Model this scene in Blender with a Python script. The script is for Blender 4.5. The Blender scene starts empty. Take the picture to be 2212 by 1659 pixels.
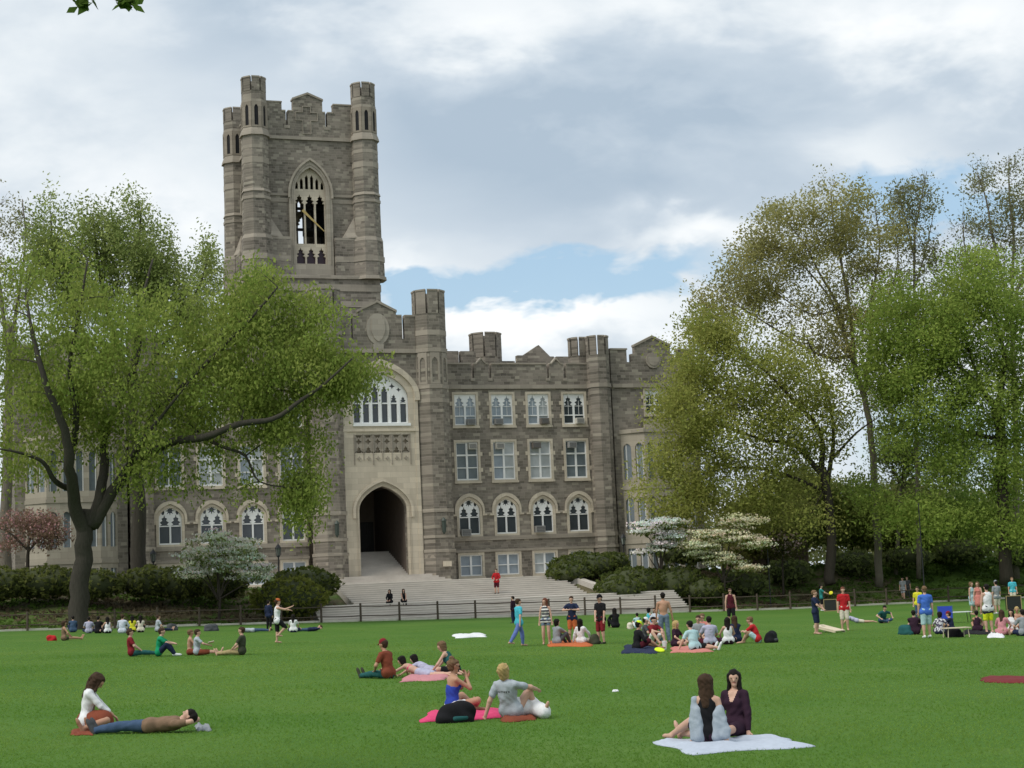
import bpy, math, random
import numpy as np
from mathutils import Vector, Matrix
from mathutils.geometry import tessellate_polygon
R = math.radians
scene = bpy.context.scene
COL = scene.collection

# ------------------------------------------------------------------ camera
F, PITCH, ROLL, TH, EYE = 3628.2, .1174, .0431, .3324, 2.4     # focal length in 2212-wide units
def ray(px, py):
    uu = px - 1106; vv = 829.5 - py
    u = uu*math.cos(ROLL) + vv*math.sin(ROLL); v = -uu*math.sin(ROLL) + vv*math.cos(ROLL)
    x, z = u/F, v/F
    return x, math.cos(PITCH) - z*math.sin(PITCH), math.sin(PITCH) + z*math.cos(PITCH)
def at(px, py, y):
    """world point at depth y seen in direction (px, py)"""
    d = ray(px, py); t = y/d[1]
    return Vector((d[0]*t, y, EYE + d[2]*t))
cam = bpy.data.cameras.new('camera'); camo = bpy.data.objects.new('camera', cam); COL.objects.link(camo)
cam.sensor_width = 36; cam.lens = 36*F/2212; cam.clip_end = 6000; cam.clip_start = .5
fwd = Vector((0, math.cos(PITCH), math.sin(PITCH))); upv = Vector((0, -math.sin(PITCH), math.cos(PITCH))); rt = Vector((1, 0, 0))
rr = rt*math.cos(ROLL) - upv*math.sin(-ROLL)*-1
rr = rt*math.cos(ROLL) - upv*math.sin(ROLL); uu = rt*math.sin(ROLL) + upv*math.cos(ROLL)
m = Matrix((rr, uu, -fwd)).transposed().to_4x4(); m.translation = (0, 0, EYE)
camo.matrix_world = m
scene.camera = camo

# building frame: a along the facade, b into the building
Q = Vector((-5.1965, 145, 0)); RA = Vector((math.cos(TH), math.sin(TH), 0)); NB = Vector((-math.sin(TH), math.cos(TH), 0))
def BF(a, b, z=0): return Q + RA*a + NB*b + Vector((0, 0, z))
def ab(x, y):
    p = Vector((x, y, 0)) - Q
    return p.dot(RA), p.dot(NB)
FB = -31.8                                           # fence line
def sst(t): t = min(1, max(0, t)); return t*t*(3-2*t)
def lawn_z(x):
    if x < 18: return .08 - .022*x
    return -.316 - .12*(1-math.exp(-(x-18)/20))
def on_lawn(px, py):
    d = ray(px, py); t = -EYE/d[2]
    for _ in range(30): t = (lawn_z(d[0]*t) - EYE)/d[2]
    return Vector((d[0]*t, d[1]*t, lawn_z(d[0]*t)))

# ------------------------------------------------------------------ materials
MATS = {}
def new_mat(name):
    m = bpy.data.materials.new(name); m.use_nodes = True; nt = m.node_tree; nt.nodes.clear()
    return m, nt
def N(nt, t, **kw):
    n = nt.nodes.new(t)
    for k, v in kw.items():
        if k in n.inputs.keys(): n.inputs[k].default_value = v
        else: setattr(n, k, v)
    return n
def L(nt, a, b): nt.links.new(a, b)
def mixc(nt, f, a, b, mode='MIX'):
    n = nt.nodes.new('ShaderNodeMix'); n.data_type = 'RGBA'; n.blend_type = mode
    for s, v in ((0, f), (6, a), (7, b)):
        if isinstance(v, bpy.types.NodeSocket): L(nt, v, n.inputs[s])
        else: n.inputs[s].default_value = v if s == 0 else (*v[:3], 1)
    return n.outputs[2]
def math_n(nt, op, a, b=None, c=None):
    n = nt.nodes.new('ShaderNodeMath'); n.operation = op
    for i, v in enumerate((a, b, c)):
        if v is None: continue
        if isinstance(v, bpy.types.NodeSocket): L(nt, v, n.inputs[i])
        else: n.inputs[i].default_value = v
    return n.outputs[0]
def noise(nt, vec, scale, detail=4, rough=.55, dist=0):
    n = N(nt, 'ShaderNodeTexNoise', Scale=scale, Detail=detail, Roughness=rough, Distortion=dist)
    if vec is not None: L(nt, vec, n.inputs['Vector'])
    return n.outputs['Fac']
def ramp(nt, f, stops):
    n = nt.nodes.new('ShaderNodeValToRGB'); cr = n.color_ramp
    while len(cr.elements) < len(stops): cr.elements.new(.5)
    for e, (p, c) in zip(cr.elements, stops): e.position = p; e.color = (*c[:3], 1)
    L(nt, f, n.inputs['Fac']); return n.outputs['Color']
def finish(nt, color, rough=.8, bump=None, bstr=.3, bdist=.02, spec=.3, metal=0):
    p = N(nt, 'ShaderNodeBsdfPrincipled'); o = N(nt, 'ShaderNodeOutputMaterial')
    if isinstance(color, bpy.types.NodeSocket): L(nt, color, p.inputs['Base Color'])
    else: p.inputs['Base Color'].default_value = (*color[:3], 1)
    p.inputs['Roughness'].default_value = rough; p.inputs['Specular IOR Level'].default_value = spec
    p.inputs['Metallic'].default_value = metal
    if bump is not None:
        b = N(nt, 'ShaderNodeBump', Strength=bstr, Distance=bdist); L(nt, bump, b.inputs['Height']); L(nt, b.outputs[0], p.inputs['Normal'])
    L(nt, p.outputs[0], o.inputs[0]); return p
def objco(nt): return N(nt, 'ShaderNodeTexCoord').outputs['Object']
def plain(name, c, rough=.75, var=.18, scale=9, bstr=.25, bdist=.01, spec=.3, metal=0):
    """one colour with soft procedural variation and a fine bump"""
    if name in MATS: return MATS[name]
    m, nt = new_mat(name); v = objco(nt)
    f = noise(nt, v, scale, 4); lo = [x*(1-var) for x in c]; hi = [min(1, x*(1+var)) for x in c]
    finish(nt, mixc(nt, f, lo, hi), rough, noise(nt, v, scale*4, 3), bstr, bdist, spec, metal)
    MATS[name] = m; return m
def cloth(name, c): return plain('cloth_'+name, c, .9, .16, 14, .5, .012, .15)

def stone_mat():
    m, nt = new_mat('ashlar_stone'); v = objco(nt)
    s = N(nt, 'ShaderNodeSeparateXYZ'); L(nt, v, s.inputs[0])
    cb = N(nt, 'ShaderNodeCombineXYZ'); L(nt, math_n(nt, 'ADD', s.outputs[0], s.outputs[1]), cb.inputs[0]); L(nt, s.outputs[2], cb.inputs[1])
    br = N(nt, 'ShaderNodeTexBrick', **{'Scale': 1, 'Mortar Size': .012, 'Brick Width': .6, 'Row Height': .25, 'Bias': 0.0, 'Mortar Smooth': .3})
    br.offset = .43; br.squash = .7; br.squash_frequency = 3
    wob = N(nt, 'ShaderNodeVectorMath', operation='ADD'); L(nt, cb.outputs[0], wob.inputs[0])
    wn = N(nt, 'ShaderNodeTexNoise', Scale=.9, Detail=2); L(nt, v, wn.inputs['Vector'])
    wsc = N(nt, 'ShaderNodeVectorMath', operation='SCALE'); wsc.inputs[3].default_value = .16; L(nt, wn.outputs['Color'], wsc.inputs[0]); L(nt, wsc.outputs[0], wob.inputs[1])
    L(nt, wob.outputs[0], br.inputs['Vector'])
    br.inputs['Color1'].default_value = (0, 0, 0, 1); br.inputs['Color2'].default_value = (1, 1, 1, 1); br.inputs['Mortar'].default_value = (.5, .5, .5, 1)
    tone = ramp(nt, br.outputs['Color'], [(0, (.065, .057, .048)), (.3, (.138, .124, .102)), (.55, (.198, .178, .146)), (.8, (.225, .193, .166)), (1, (.40, .37, .295))])
    big = noise(nt, v, .35, 5, .6); tone = mixc(nt, .4, tone, ramp(nt, big, [(.34, (.08, .072, .062)), (.5, (.205, .183, .15)), (.66, (.335, .297, .245))]))
    st = N(nt, 'ShaderNodeMapping'); st.inputs['Scale'].default_value = (.8, .8, 5); L(nt, v, st.inputs[0])
    tone = mixc(nt, math_n(nt, 'MULTIPLY', noise(nt, st.outputs[0], 1.1, 4), .2), tone, (.34, .30, .25))
    tone = mixc(nt, br.outputs['Fac'], tone, (.29, .255, .21))
    finish(nt, tone, .92, br.outputs['Color'], .5, .03, .15); return m
def pale_mat(name, c, var=.14):
    m, nt = new_mat(name); v = objco(nt)
    s = N(nt, 'ShaderNodeSeparateXYZ'); L(nt, v, s.inputs[0])
    cb = N(nt, 'ShaderNodeCombineXYZ'); L(nt, math_n(nt, 'ADD', s.outputs[0], s.outputs[1]), cb.inputs[0]); L(nt, s.outputs[2], cb.inputs[1])
    br = N(nt, 'ShaderNodeTexBrick', **{'Scale': 1, 'Mortar Size': .01, 'Brick Width': 1.1, 'Row Height': .48, 'Bias': 0.0}); L(nt, cb.outputs[0], br.inputs['Vector'])
    br.inputs['Color1'].default_value = (*[x*(1-var) for x in c], 1); br.inputs['Color2'].default_value = (*[min(1, x*(1+var)) for x in c], 1); br.inputs['Mortar'].default_value = (*[x*.72 for x in c], 1)
    st = N(nt, 'ShaderNodeMapping'); st.inputs['Scale'].default_value = (2.5, 2.5, .35); L(nt, v, st.inputs[0])
    stain = noise(nt, st.outputs[0], 1.2, 5, .65)
    col = mixc(nt, math_n(nt, 'MULTIPLY', stain, .55), br.outputs['Color'], [x*.55 for x in c])
    finish(nt, col, .9, noise(nt, v, 6, 4), .3, .02, .2); return m
def leaf_mat(name, transl=.55):
    m, nt = new_mat(name)
    a = N(nt, 'ShaderNodeAttribute', attribute_name='tint')
    d = N(nt, 'ShaderNodeBsdfDiffuse'); t = N(nt, 'ShaderNodeBsdfTranslucent'); mx = N(nt, 'ShaderNodeMixShader'); mx.inputs[0].default_value = transl
    L(nt, a.outputs['Color'], d.inputs[0]); L(nt, a.outputs['Color'], t.inputs[0]); L(nt, d.outputs[0], mx.inputs[1]); L(nt, t.outputs[0], mx.inputs[2])
    o = N(nt, 'ShaderNodeOutputMaterial'); L(nt, mx.outputs[0], o.inputs[0]); return m
def bark_mat(name, c):
    m, nt = new_mat(name); v = objco(nt)
    st = N(nt, 'ShaderNodeMapping'); st.inputs['Scale'].default_value = (6, 6, 1.2); L(nt, v, st.inputs[0])
    f = noise(nt, st.outputs[0], 2.2, 6, .65)
    finish(nt, mixc(nt, f, [x*.45 for x in c], [x*1.5 for x in c]), .95, f, .9, .06, .1); return m
def grass_mat():
    m, nt = new_mat('lawn_grass'); v = objco(nt)
    big = noise(nt, v, .16, 5, .68); mid = noise(nt, v, .9, 5, .65); fine = noise(nt, v, 14, 3, .7)
    c = ramp(nt, big, [(.32, (.052, .138, .02)), (.5, (.085, .18, .03)), (.68, (.135, .216, .045))])
    c = mixc(nt, math_n(nt, 'MULTIPLY', mid, .75), c, (.075, .152, .026))
    c = mixc(nt, ramp(nt, mid, [(.58, (0, 0, 0)), (.74, (.6, .6, .6))]), c, (.125, .19, .043))
    c = mixc(nt, math_n(nt, 'MULTIPLY', fine, .6), c, (.064, .138, .023))
    finish(nt, c, .95, fine, .8, .05, .1); return m
def bank_mat():
    m, nt = new_mat('bank_ground'); v = objco(nt)
    n1 = noise(nt, v, .22, 5, .65); n2 = noise(nt, v, 2.5, 5, .7)
    soil = ramp(nt, n2, [(.3, (.07, .055, .035)), (.55, (.13, .10, .068)), (.75, (.2, .155, .11))])
    gr = ramp(nt, n2, [(.3, (.04, .075, .015)), (.6, (.085, .15, .03)), (.8, (.12, .19, .045))])
    s = N(nt, 'ShaderNodeSeparateXYZ'); L(nt, v, s.inputs[0])
    right = math_n(nt, 'MULTIPLY', math_n(nt, 'SUBTRACT', s.outputs[0], 27.), .12)
    f = ramp(nt, math_n(nt, 'ADD', n1, math_n(nt, 'MINIMUM', math_n(nt, 'MAXIMUM', right, -.02), .35)), [(.45, (.15, .15, .15)), (.6, (1, 1, 1))])
    finish(nt, mixc(nt, f, soil, gr), .95, n2, .9, .12, .1); return m
def pave_mat():
    m, nt = new_mat('paving_stone'); v = objco(nt)
    n1 = noise(nt, v, .5, 5, .65); n2 = noise(nt, v, 5, 4)
    c = ramp(nt, n1, [(.3, (.42, .385, .34)), (.5, (.53, .49, .44)), (.7, (.62, .575, .515))])
    c = mixc(nt, math_n(nt, 'MULTIPLY', n2, .5), c, (.44, .40, .355))
    finish(nt, c, .9, n2, .3, .02, .2); return m
def glass_mat(name, c, rough=.12):
    m, nt = new_mat(name); v = objco(nt)
    f = noise(nt, v, .9, 3)
    finish(nt, mixc(nt, f, [x*.6 for x in c], [x*1.35 for x in c]), rough, noise(nt, v, 1.5, 2), .05, .05, .5); return m

STONE = stone_mat(); PALE = pale_mat('limestone', (.60, .53, .42)); PALE2 = pale_mat('limestone_band', (.35, .31, .255)); WHITE = plain('white_paint', (.78, .79, .78), .5, .06, 3)
DARK = plain('dark_void', (.012, .012, .014), .8); LEAD = plain('bronze_metal', (.045, .06, .05), .5, .3); IRON = plain('black_iron', (.02, .021, .023), .5, .2)
PAVE = pave_mat(); GRASS = grass_mat(); BANK = bank_mat()
G_DARK = glass_mat('glass_dark', (.05, .06, .07)); G_BLUE = glass_mat('glass_sky_reflection', (.30, .35, .40), .2); G_BLIND = glass_mat('glass_blind', (.42, .45, .46), .3); G_MID = glass_mat('glass_grey', (.16, .19, .21), .15)  # blue panes carry the reflected sky in their base colour
LEAF = leaf_mat('leaf'); PETAL = leaf_mat('petal', .25); BARK = bark_mat('bark_grey', (.062, .056, .046)); BARKL = bark_mat('bark_light', (.17, .15, .12)); BARKD = bark_mat('bark_dark', (.06, .05, .041))

# ------------------------------------------------------------------ mesh helpers
class MB:
    def __init__(s): s.v = []; s.f = []; s.mi = []
    def add(s, vs, fs, mi=0):
        o = len(s.v); s.v += [tuple(p) for p in vs]; s.f += [tuple(i+o for i in f) for f in fs]; s.mi += [mi]*len(fs)
    def box(s, x0, x1, y0, y1, z0, z1, mi=0):
        s.add([(x0,y0,z0),(x1,y0,z0),(x1,y1,z0),(x0,y1,z0),(x0,y0,z1),(x1,y0,z1),(x1,y1,z1),(x0,y1,z1)],
              [(0,3,2,1),(4,5,6,7),(0,1,5,4),(1,2,6,5),(2,3,7,6),(3,0,4,7)], mi)
    def plate(s, outer, holes, b0, b1, mi=0, tf=None, back=True):
        """polygon (a,z) with holes, extruded from b0 (front) to b1"""
        loops = [outer] + list(holes); tf = tf or (lambda a, b, z: (a, b, z))
        flat = [p for l in loops for p in l]
        tris = tessellate_polygon([[Vector((p[0], p[1], 0)) for p in l] for l in loops])
        n = len(flat); o = len(s.v)
        s.v += [tf(p[0], b0, p[1]) for p in flat] + [tf(p[0], b1, p[1]) for p in flat]
        for t in tris:
            a, b, c = [flat[i] for i in t]
            cr = (b[0]-a[0])*(c[1]-a[1]) - (b[1]-a[1])*(c[0]-a[0])
            if abs(cr) < 1e-9: continue
            t = t if cr > 0 else (t[0], t[2], t[1])
            s.f.append(tuple(o+i for i in t)); s.mi.append(mi)
            if back: s.f.append(tuple(o+n+i for i in reversed(t))); s.mi.append(mi)
        k = 0
        for li, l in enumerate(loops):
            area = sum(l[i][0]*l[(i+1) % len(l)][1] - l[(i+1) % len(l)][0]*l[i][1] for i in range(len(l)))
            for i in range(len(l)):
                a, b = o+k+i, o+k+(i+1) % len(l)
                q = (b, a, a+n, b+n) if (area > 0) == (li == 0) else (a, b, b+n, a+n)
                s.f.append(q); s.mi.append(mi)
            k += len(l)
    def octa(s, cx, cy, r0, r1, z0, z1, n=8, mi=0, rot=.3927):
        vs = [(cx+r*math.cos(rot+2*math.pi*i/n), cy+r*math.sin(rot+2*math.pi*i/n), z) for r, z in ((r0, z0), (r1, z1)) for i in range(n)]
        s.add(vs, [(i, (i+1) % n, n+(i+1) % n, n+i) for i in range(n)] + [tuple(range(n-1, -1, -1)), tuple(range(n, 2*n))], mi)
    def tube(s, pts, rad, n=6, mi=0, cap=True):
        pts = [Vector(p) for p in pts]; o = len(s.v); m_ = len(pts)
        prev = None
        for i, p in enumerate(pts):
            d = (pts[min(i+1, m_-1)] - pts[max(i-1, 0)])
            d = d.normalized() if d.length > 1e-6 else Vector((0, 0, 1))
            if prev is None: a = d.orthogonal().normalized()
            else:
                a = prev - d*prev.dot(d); a = a.normalized() if a.length > 1e-5 else d.orthogonal().normalized()
            prev = a; b = d.cross(a); r = rad[i] if hasattr(rad, '__len__') else rad
            for k in range(n):
                t = 2*math.pi*k/n; s.v.append(tuple(p + a*(r*math.cos(t)) + b*(r*math.sin(t))))
        for i in range(m_-1):
            for k in range(n):
                s.f.append((o+i*n+k, o+i*n+(k+1) % n, o+(i+1)*n+(k+1) % n, o+(i+1)*n+k)); s.mi.append(mi)
        if cap:
            s.f += [tuple(o+k for k in range(n-1, -1, -1)), tuple(o+(m_-1)*n+k for k in range(n))]; s.mi += [mi, mi]
    def build(s, name, mats, parent=None, smooth=False):
        me = bpy.data.meshes.new(name); me.from_pydata(s.v, [], s.f)
        mats = mats if isinstance(mats, (list, tuple)) else [mats]
        for m_ in mats: me.materials.append(m_)
        if len(mats) > 1: me.polygons.foreach_set('material_index', s.mi)
        if smooth: me.polygons.foreach_set('use_smooth', [True]*len(me.polygons))
        me.update(); return link(name, me, parent)
def build_split(mb, name, mats, parent):
    """every loose piece of mb becomes a part of its own"""
    par = list(range(len(mb.v)))
    def find(i):
        while par[i] != i: par[i] = par[par[i]]; i = par[i]
        return i
    for f in mb.f:
        r = find(f[0])
        for i in f[1:]: par[find(i)] = r
    groups = {}
    for f, mi in zip(mb.f, mb.mi): groups.setdefault(find(f[0]), []).append((f, mi))
    for fs in groups.values():
        ids = sorted({i for f, _ in fs for i in f}); rm = {i: k for k, i in enumerate(ids)}; o = MB()
        o.v = [mb.v[i] for i in ids]; o.f = [tuple(rm[i] for i in f) for f, _ in fs]; o.mi = [m for _, m in fs]; o.build(name, mats, parent)
def link(name, data, parent=None):
    o = bpy.data.objects.new(name, data); COL.objects.link(o)
    if parent is not None: o.parent = parent
    return o
def thing(name, label, cat, loc=(0, 0, 0), rz=0, group=None):
    o = link(name, None); o.location = loc; o.rotation_euler = (0, 0, rz); o.empty_display_size = .2
    return tag(o, label, cat, group)
def tag(o, label, cat, group=None):
    o['label'] = label; o['category'] = cat
    if group: o['group'] = group
    return o
def struct(o, kind='structure'): o['kind'] = kind; return o
def quads_mesh(name, V, Fq, mat, parent=None, tint=None, smooth=False):
    """fast mesh from numpy arrays of quads"""
    me = bpy.data.meshes.new(name); nv, nf = len(V), len(Fq); k = Fq.shape[1]
    me.vertices.add(nv); me.vertices.foreach_set('co', np.ascontiguousarray(V, np.float32).ravel())
    me.loops.add(nf*k); me.loops.foreach_set('vertex_index', np.ascontiguousarray(Fq, np.int32).ravel())
    me.polygons.add(nf); me.polygons.foreach_set('loop_start', np.arange(0, nf*k, k, dtype=np.int32))
    if smooth: me.polygons.foreach_set('use_smooth', np.ones(nf, bool))
    me.update(calc_edges=True)
    for m_ in (mat if isinstance(mat, (list, tuple)) else [mat]): me.materials.append(m_)
    if tint is not None:
        at_ = me.attributes.new('tint', 'FLOAT_COLOR', 'POINT')
        c = np.ones((nv, 4), np.float32); c[:, :3] = tint; at_.data.foreach_set('color', c.ravel())
    return link(name, me, parent)
# ------------------------------------------------------------------ world and sun
SUN_EL, SUN_AZ = R(52), R(232)          # azimuth clockwise from +Y: left and a little behind the camera
def build_world():
    w = bpy.data.worlds.new('World'); scene.world = w; w.use_nodes = True; nt = w.node_tree; nt.nodes.clear()
    sky = N(nt, 'ShaderNodeTexSky', sky_type='NISHITA', sun_disc=False); sky.sun_elevation = SUN_EL; sky.sun_rotation = SUN_AZ
    sky.air_density = 1.2; sky.dust_density = 1.5
    tc = N(nt, 'ShaderNodeTexCoord').outputs['Generated']; s = N(nt, 'ShaderNodeSeparateXYZ'); L(nt, tc, s.inputs[0])
    yy = math_n(nt, 'ADD', math_n(nt, 'ABSOLUTE', s.outputs[1]), .15)
    u = math_n(nt, 'DIVIDE', s.outputs[0], yy); v = math_n(nt, 'DIVIDE', s.outputs[2], yy)
    cb = N(nt, 'ShaderNodeCombineXYZ'); L(nt, u, cb.inputs[0]); L(nt, math_n(nt, 'MULTIPLY', v, 1.9), cb.inputs[1]); cb.inputs[2].default_value = 3.7
    n1 = noise(nt, cb.outputs[0], 8, 5, .52, .2); n2 = noise(nt, cb.outputs[0], 24, 4, .55, .2)
    wu = math_n(nt, 'ADD', u, math_n(nt, 'MULTIPLY', math_n(nt, 'SUBTRACT', n1, .5), .14))
    wv = math_n(nt, 'ADD', v, math_n(nt, 'MULTIPLY', math_n(nt, 'SUBTRACT', n2, .5), .05))
    wv = math_n(nt, 'ADD', wv, math_n(nt, 'MULTIPLY', math_n(nt, 'SUBTRACT', n1, .5), .04))
    def blob(px, py, rx, ry, soft=1.0):
        d = ray(px, py); den = d[1] + .15; cu, cv = d[0]/den, d[2]/den; k = 1/1.15/F
        a = math_n(nt, 'DIVIDE', math_n(nt, 'SUBTRACT', wu, cu), rx*k); b = math_n(nt, 'DIVIDE', math_n(nt, 'SUBTRACT', wv, cv), ry*k)
        q = math_n(nt, 'ADD', math_n(nt, 'MULTIPLY', a, a), math_n(nt, 'MULTIPLY', b, b))
        return math_n(nt, 'EXPONENT', math_n(nt, 'MULTIPLY', q, -soft))
    # brightness of the cloud cover
    b = math_n(nt, 'ADD', .60, math_n(nt, 'MULTIPLY', math_n(nt, 'SUBTRACT', n1, .5), 1.15))
    b = math_n(nt, 'ADD', b, math_n(nt, 'MULTIPLY', math_n(nt, 'SUBTRACT', n2, .5), .34))
    for px, py, rx, ry, wgt in ((1330, 350, 540, 200, -.6), (900, 250, 200, 130, -.25), (1900, 200, 260, 120, -.28), (560, 100, 280, 100, -.35), (1500, 90, 400, 90, -.25), (2160, 300, 140, 70, -.25),
                                (150, 150, 260, 170, .08), (230, 330, 260, 120, .1), (1050, 60, 260, 90, .3), (2120, 60, 200, 120, .3), (1500, 500, 180, 60, .6),
                                (1180, 690, 300, 70, .5), (880, 560, 120, 50, .28), (1950, 300, 160, 70, .2), (420, 420, 180, 70, .15)):
        b = math_n(nt, 'ADD', b, math_n(nt, 'MULTIPLY', blob(px, py, rx, ry), wgt))
    cloud = ramp(nt, b, [(.05, (3.25, 4.0, 4.8)), (.4, (4.35, 5.0, 5.65)), (.68, (5.9, 6.35, 6.7)), (1, (7.6, 7.75, 7.8))])
    # openings of blue between the clouds
    g = None
    for px, py, rx, ry in ((1150, 605, 440, 56), (1980, 410, 170, 75), (1990, 470, 220, 60), (930, 590, 130, 35), (2050, 960, 200, 120), (500, 800, 300, 40)):
        k = blob(px, py, rx, ry); g = k if g is None else math_n(nt, 'MAXIMUM', g, k)
    g = math_n(nt, 'ADD', g, math_n(nt, 'MULTIPLY', math_n(nt, 'SUBTRACT', n2, .5), .35))
    gap = ramp(nt, g, [(.22, (0, 0, 0)), (.6, (.95, .95, .95))])
    blue = mixc(nt, .5, sky.outputs[0], (3.3, 5.0, 6.6))
    c = mixc(nt, gap, cloud, blue)
    bg = N(nt, 'ShaderNodeBackground', Strength=.1); L(nt, c, bg.inputs[0]); o = N(nt, 'ShaderNodeOutputWorld'); L(nt, bg.outputs[0], o.inputs[0])
build_world()
sl = bpy.data.lights.new('sun', 'SUN'); sl.energy = 1.7; sl.angle = R(26); sl.color = (1, .95, .87)
so = link('sun', sl); so.rotation_euler = Vector((math.sin(SUN_AZ)*math.cos(SUN_EL), math.cos(SUN_AZ)*math.cos(SUN_EL), math.sin(SUN_EL))).to_track_quat('Z', 'Y').to_euler()
scene.cycles.diffuse_bounces = 6; scene.cycles.max_bounces = 12; vs = scene.view_settings; vs.view_transform = 'Standard'; vs.look = 'None'; vs.exposure = .46; vs.gamma = 1

# ------------------------------------------------------------------ ground (in the building frame so that edges run along the fence)
SA0, SA1 = -11.9+.0, 11.5                    # steps, left and right end (updated below)
def a_at(px, py, b):                         # facade coordinate of a direction on a plane parallel to the facade
    d = Vector(ray(px, py)); t = ((Q + NB*b - Vector((0, 0, EYE))).dot(NB))/d.dot(NB); p = Vector((0, 0, EYE)) + d*t
    return (p-Q).dot(RA), p.z
SA0 = a_at(690, 1325, FB+1)[0]; SA1 = a_at(1480, 1300, FB+1)[0]
UA0 = a_at(728, 1262, -22)[0]; UA1 = a_at(1215, 1265, -22)[0]
TERR = 2.78
def bank_z(a, b):
    p = BF(a, b); l = lawn_z(p.x)
    h = l + (TERR - .1 - l)*sst((b-FB-.6)/(11.5 if a < 15 else 13))
    if a > 15: h -= .5*sst((a-15)/20)*sst((b-FB-1)/10)*0
    # worn hollows
    h += .12*math.sin(a*.55+b*.2)*sst((b-FB)/5)*sst((-6-b)/8)
    # cut out under the stairs
    if b < -12:
        k = sst((a-(SA0-.2))/.6)*sst((SA1+.2-a)/.6) if b < -27.2 else sst((a-(UA0-.2))/.6)*sst((UA1+.2-a)/.6)
        h = h*(1-k) + min(h, l-.2)*k
    if b > 60: h -= 2.2*sst((b-60)/300)
    return h
def grid(name, As, Bs, fz, mat):
    V = []; 
    for b in Bs:
        for a in As:
            p = BF(a, b); V.append((a, b, fz(a, b, p)))
    na = len(As); Fq = [(j*na+i, j*na+i+1, (j+1)*na+i+1, (j+1)*na+i) for j in range(len(Bs)-1) for i in range(na-1)]
    o = quads_mesh(name, np.array(V), np.array(Fq), mat, smooth=True); o.location = Q; o.rotation_euler = (0, 0, TH); return struct(o)
def rng(a, b, st): n = max(1, round((b-a)/st)); return [a+(b-a)*i/n for i in range(n)]
lz = lambda a, b, p: lawn_z(max(-80, min(120, p.x)))
grid('lawn', rng(-300, -60, 30)+rng(-60, 70, 2.5)+rng(70, 301, 30), rng(-260, -150, 20)+rng(-150, FB, 2.5)+[FB+.02], lz, GRASS)
grid('planting_bank', rng(-1500, -60, 120)+rng(-60, 70, .8)+rng(70, 1501, 120), rng(FB, -8, .6)+rng(-8, 40, 4)+rng(40, 400, 30)+rng(400, 3001, 300),
     lambda a, b, p: max(bank_z(max(-60, min(70, a)), b), -3) if b > FB+.01 else lawn_z(max(-80, min(120, p.x)))-.02, BANK)

# kerb along the lawn
k = MB(); av = -48
while av < 62:
    p0, p1 = BF(av, FB), BF(av+1.48, FB); z = (lawn_z(p0.x)+lawn_z(p1.x))/2
    k.box(av, av+1.485, FB-.02, FB+.24, z-.3, z+.12+.012*math.sin(av*7)); av += 1.5
o = k.build('kerb', plain('kerb_stone', (.6, .57, .48), .85, .2, 2)); o.location = Q; o.rotation_euler = (0, 0, TH); struct(o)

# stairs: lower flight, landing, upper shallow flight, terrace, entrance steps
s = MB()
zl = lawn_z(-3) ; top1 = 1.36; n1 = 8; b = FB+.5
def stair(a0, a1, b0, n, run, z0, z1, da=0):
    for i in range(n):
        zz = z0 + (z1-z0)*(i+1)/n
        s.box(a0+da*i, a1-da*i, b0+run*i, b0+run*(i+1)+(.0 if i < n-1 else .0), -1.2, zz-.045)
        s.box(a0+da*i-.01, a1-da*i+.01, b0+run*i-.035, b0+run*(i+1)-.037, zz-.045, zz, 1)       # nosing slab
stair(SA0, SA1, FB+.45, n1, .33, .12, top1); b1 = FB+.45+n1*.33
s.box(SA0, SA1, b1, b1+1.9, -1.2, top1-.05); s.box(SA0-.01, SA1+.01, b1-.04, b1+1.9, top1-.05, top1, 1)
b2 = b1+1.9; n2 = 10; stair(UA0, UA1, b2, n2, .62, top1, TERR); b3 = b2+n2*.62
s.box(UA0-6, UA1+9, b3, -.1, -1.2, TERR-.04); s.box(UA0-6, UA1+9, b3-.03, -.12, TERR-.04, TERR, 1)
o = s.build('steps', [PAVE, plain('step_nosing', (.64, .6, .54), .85, .2, 1.5)]); o.location = Q; o.rotation_euler = (0, 0, TH); struct(o)
s = MB(); PC = -7.25
for i in range(4):                            # splayed entrance steps
    h = 4-i; s.box(PC-3.3-.42*h, PC+3.3+.42*h, -3.4-.42*h, -2.62+.001*i, TERR-.2+.0*i, TERR+.155*(i+1))
o = s.build('entrance_steps', PAVE); o.location = Q; o.rotation_euler = (0, 0, TH); struct(o)
# curved cheek wall on the right of the upper flight
s = MB(); pts = [(UA1+.05+2.2*(1-math.cos(t*1.2))*1.6, b3-t*5.6, TERR+.3-1.25*sst(t)) for t in [i/10 for i in range(11)]]
for p, q in zip(pts, pts[1:]):
    s.add([(p[0], p[1], 0), (p[0]+.55, p[1], 0), (p[0]+.55, p[1], p[2]), (p[0], p[1], p[2]), (q[0], q[1], 0), (q[0]+.55, q[1], 0), (q[0]+.55, q[1], q[2]), (q[0], q[1], q[2])],
          [(0,1,5,4),(3,7,6,2),(0,4,7,3),(1,2,6,5)] + ([(0,3,2,1)] if p is pts[0] else []) + ([(4,5,6,7)] if q is pts[-1] else []))
o = s.build('cheek_wall', PAVE); o.location = Q; o.rotation_euler = (0, 0, TH); tag(o, 'low pale stone cheek wall curving down beside the upper steps, under the dark hedge', 'wall')

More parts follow.
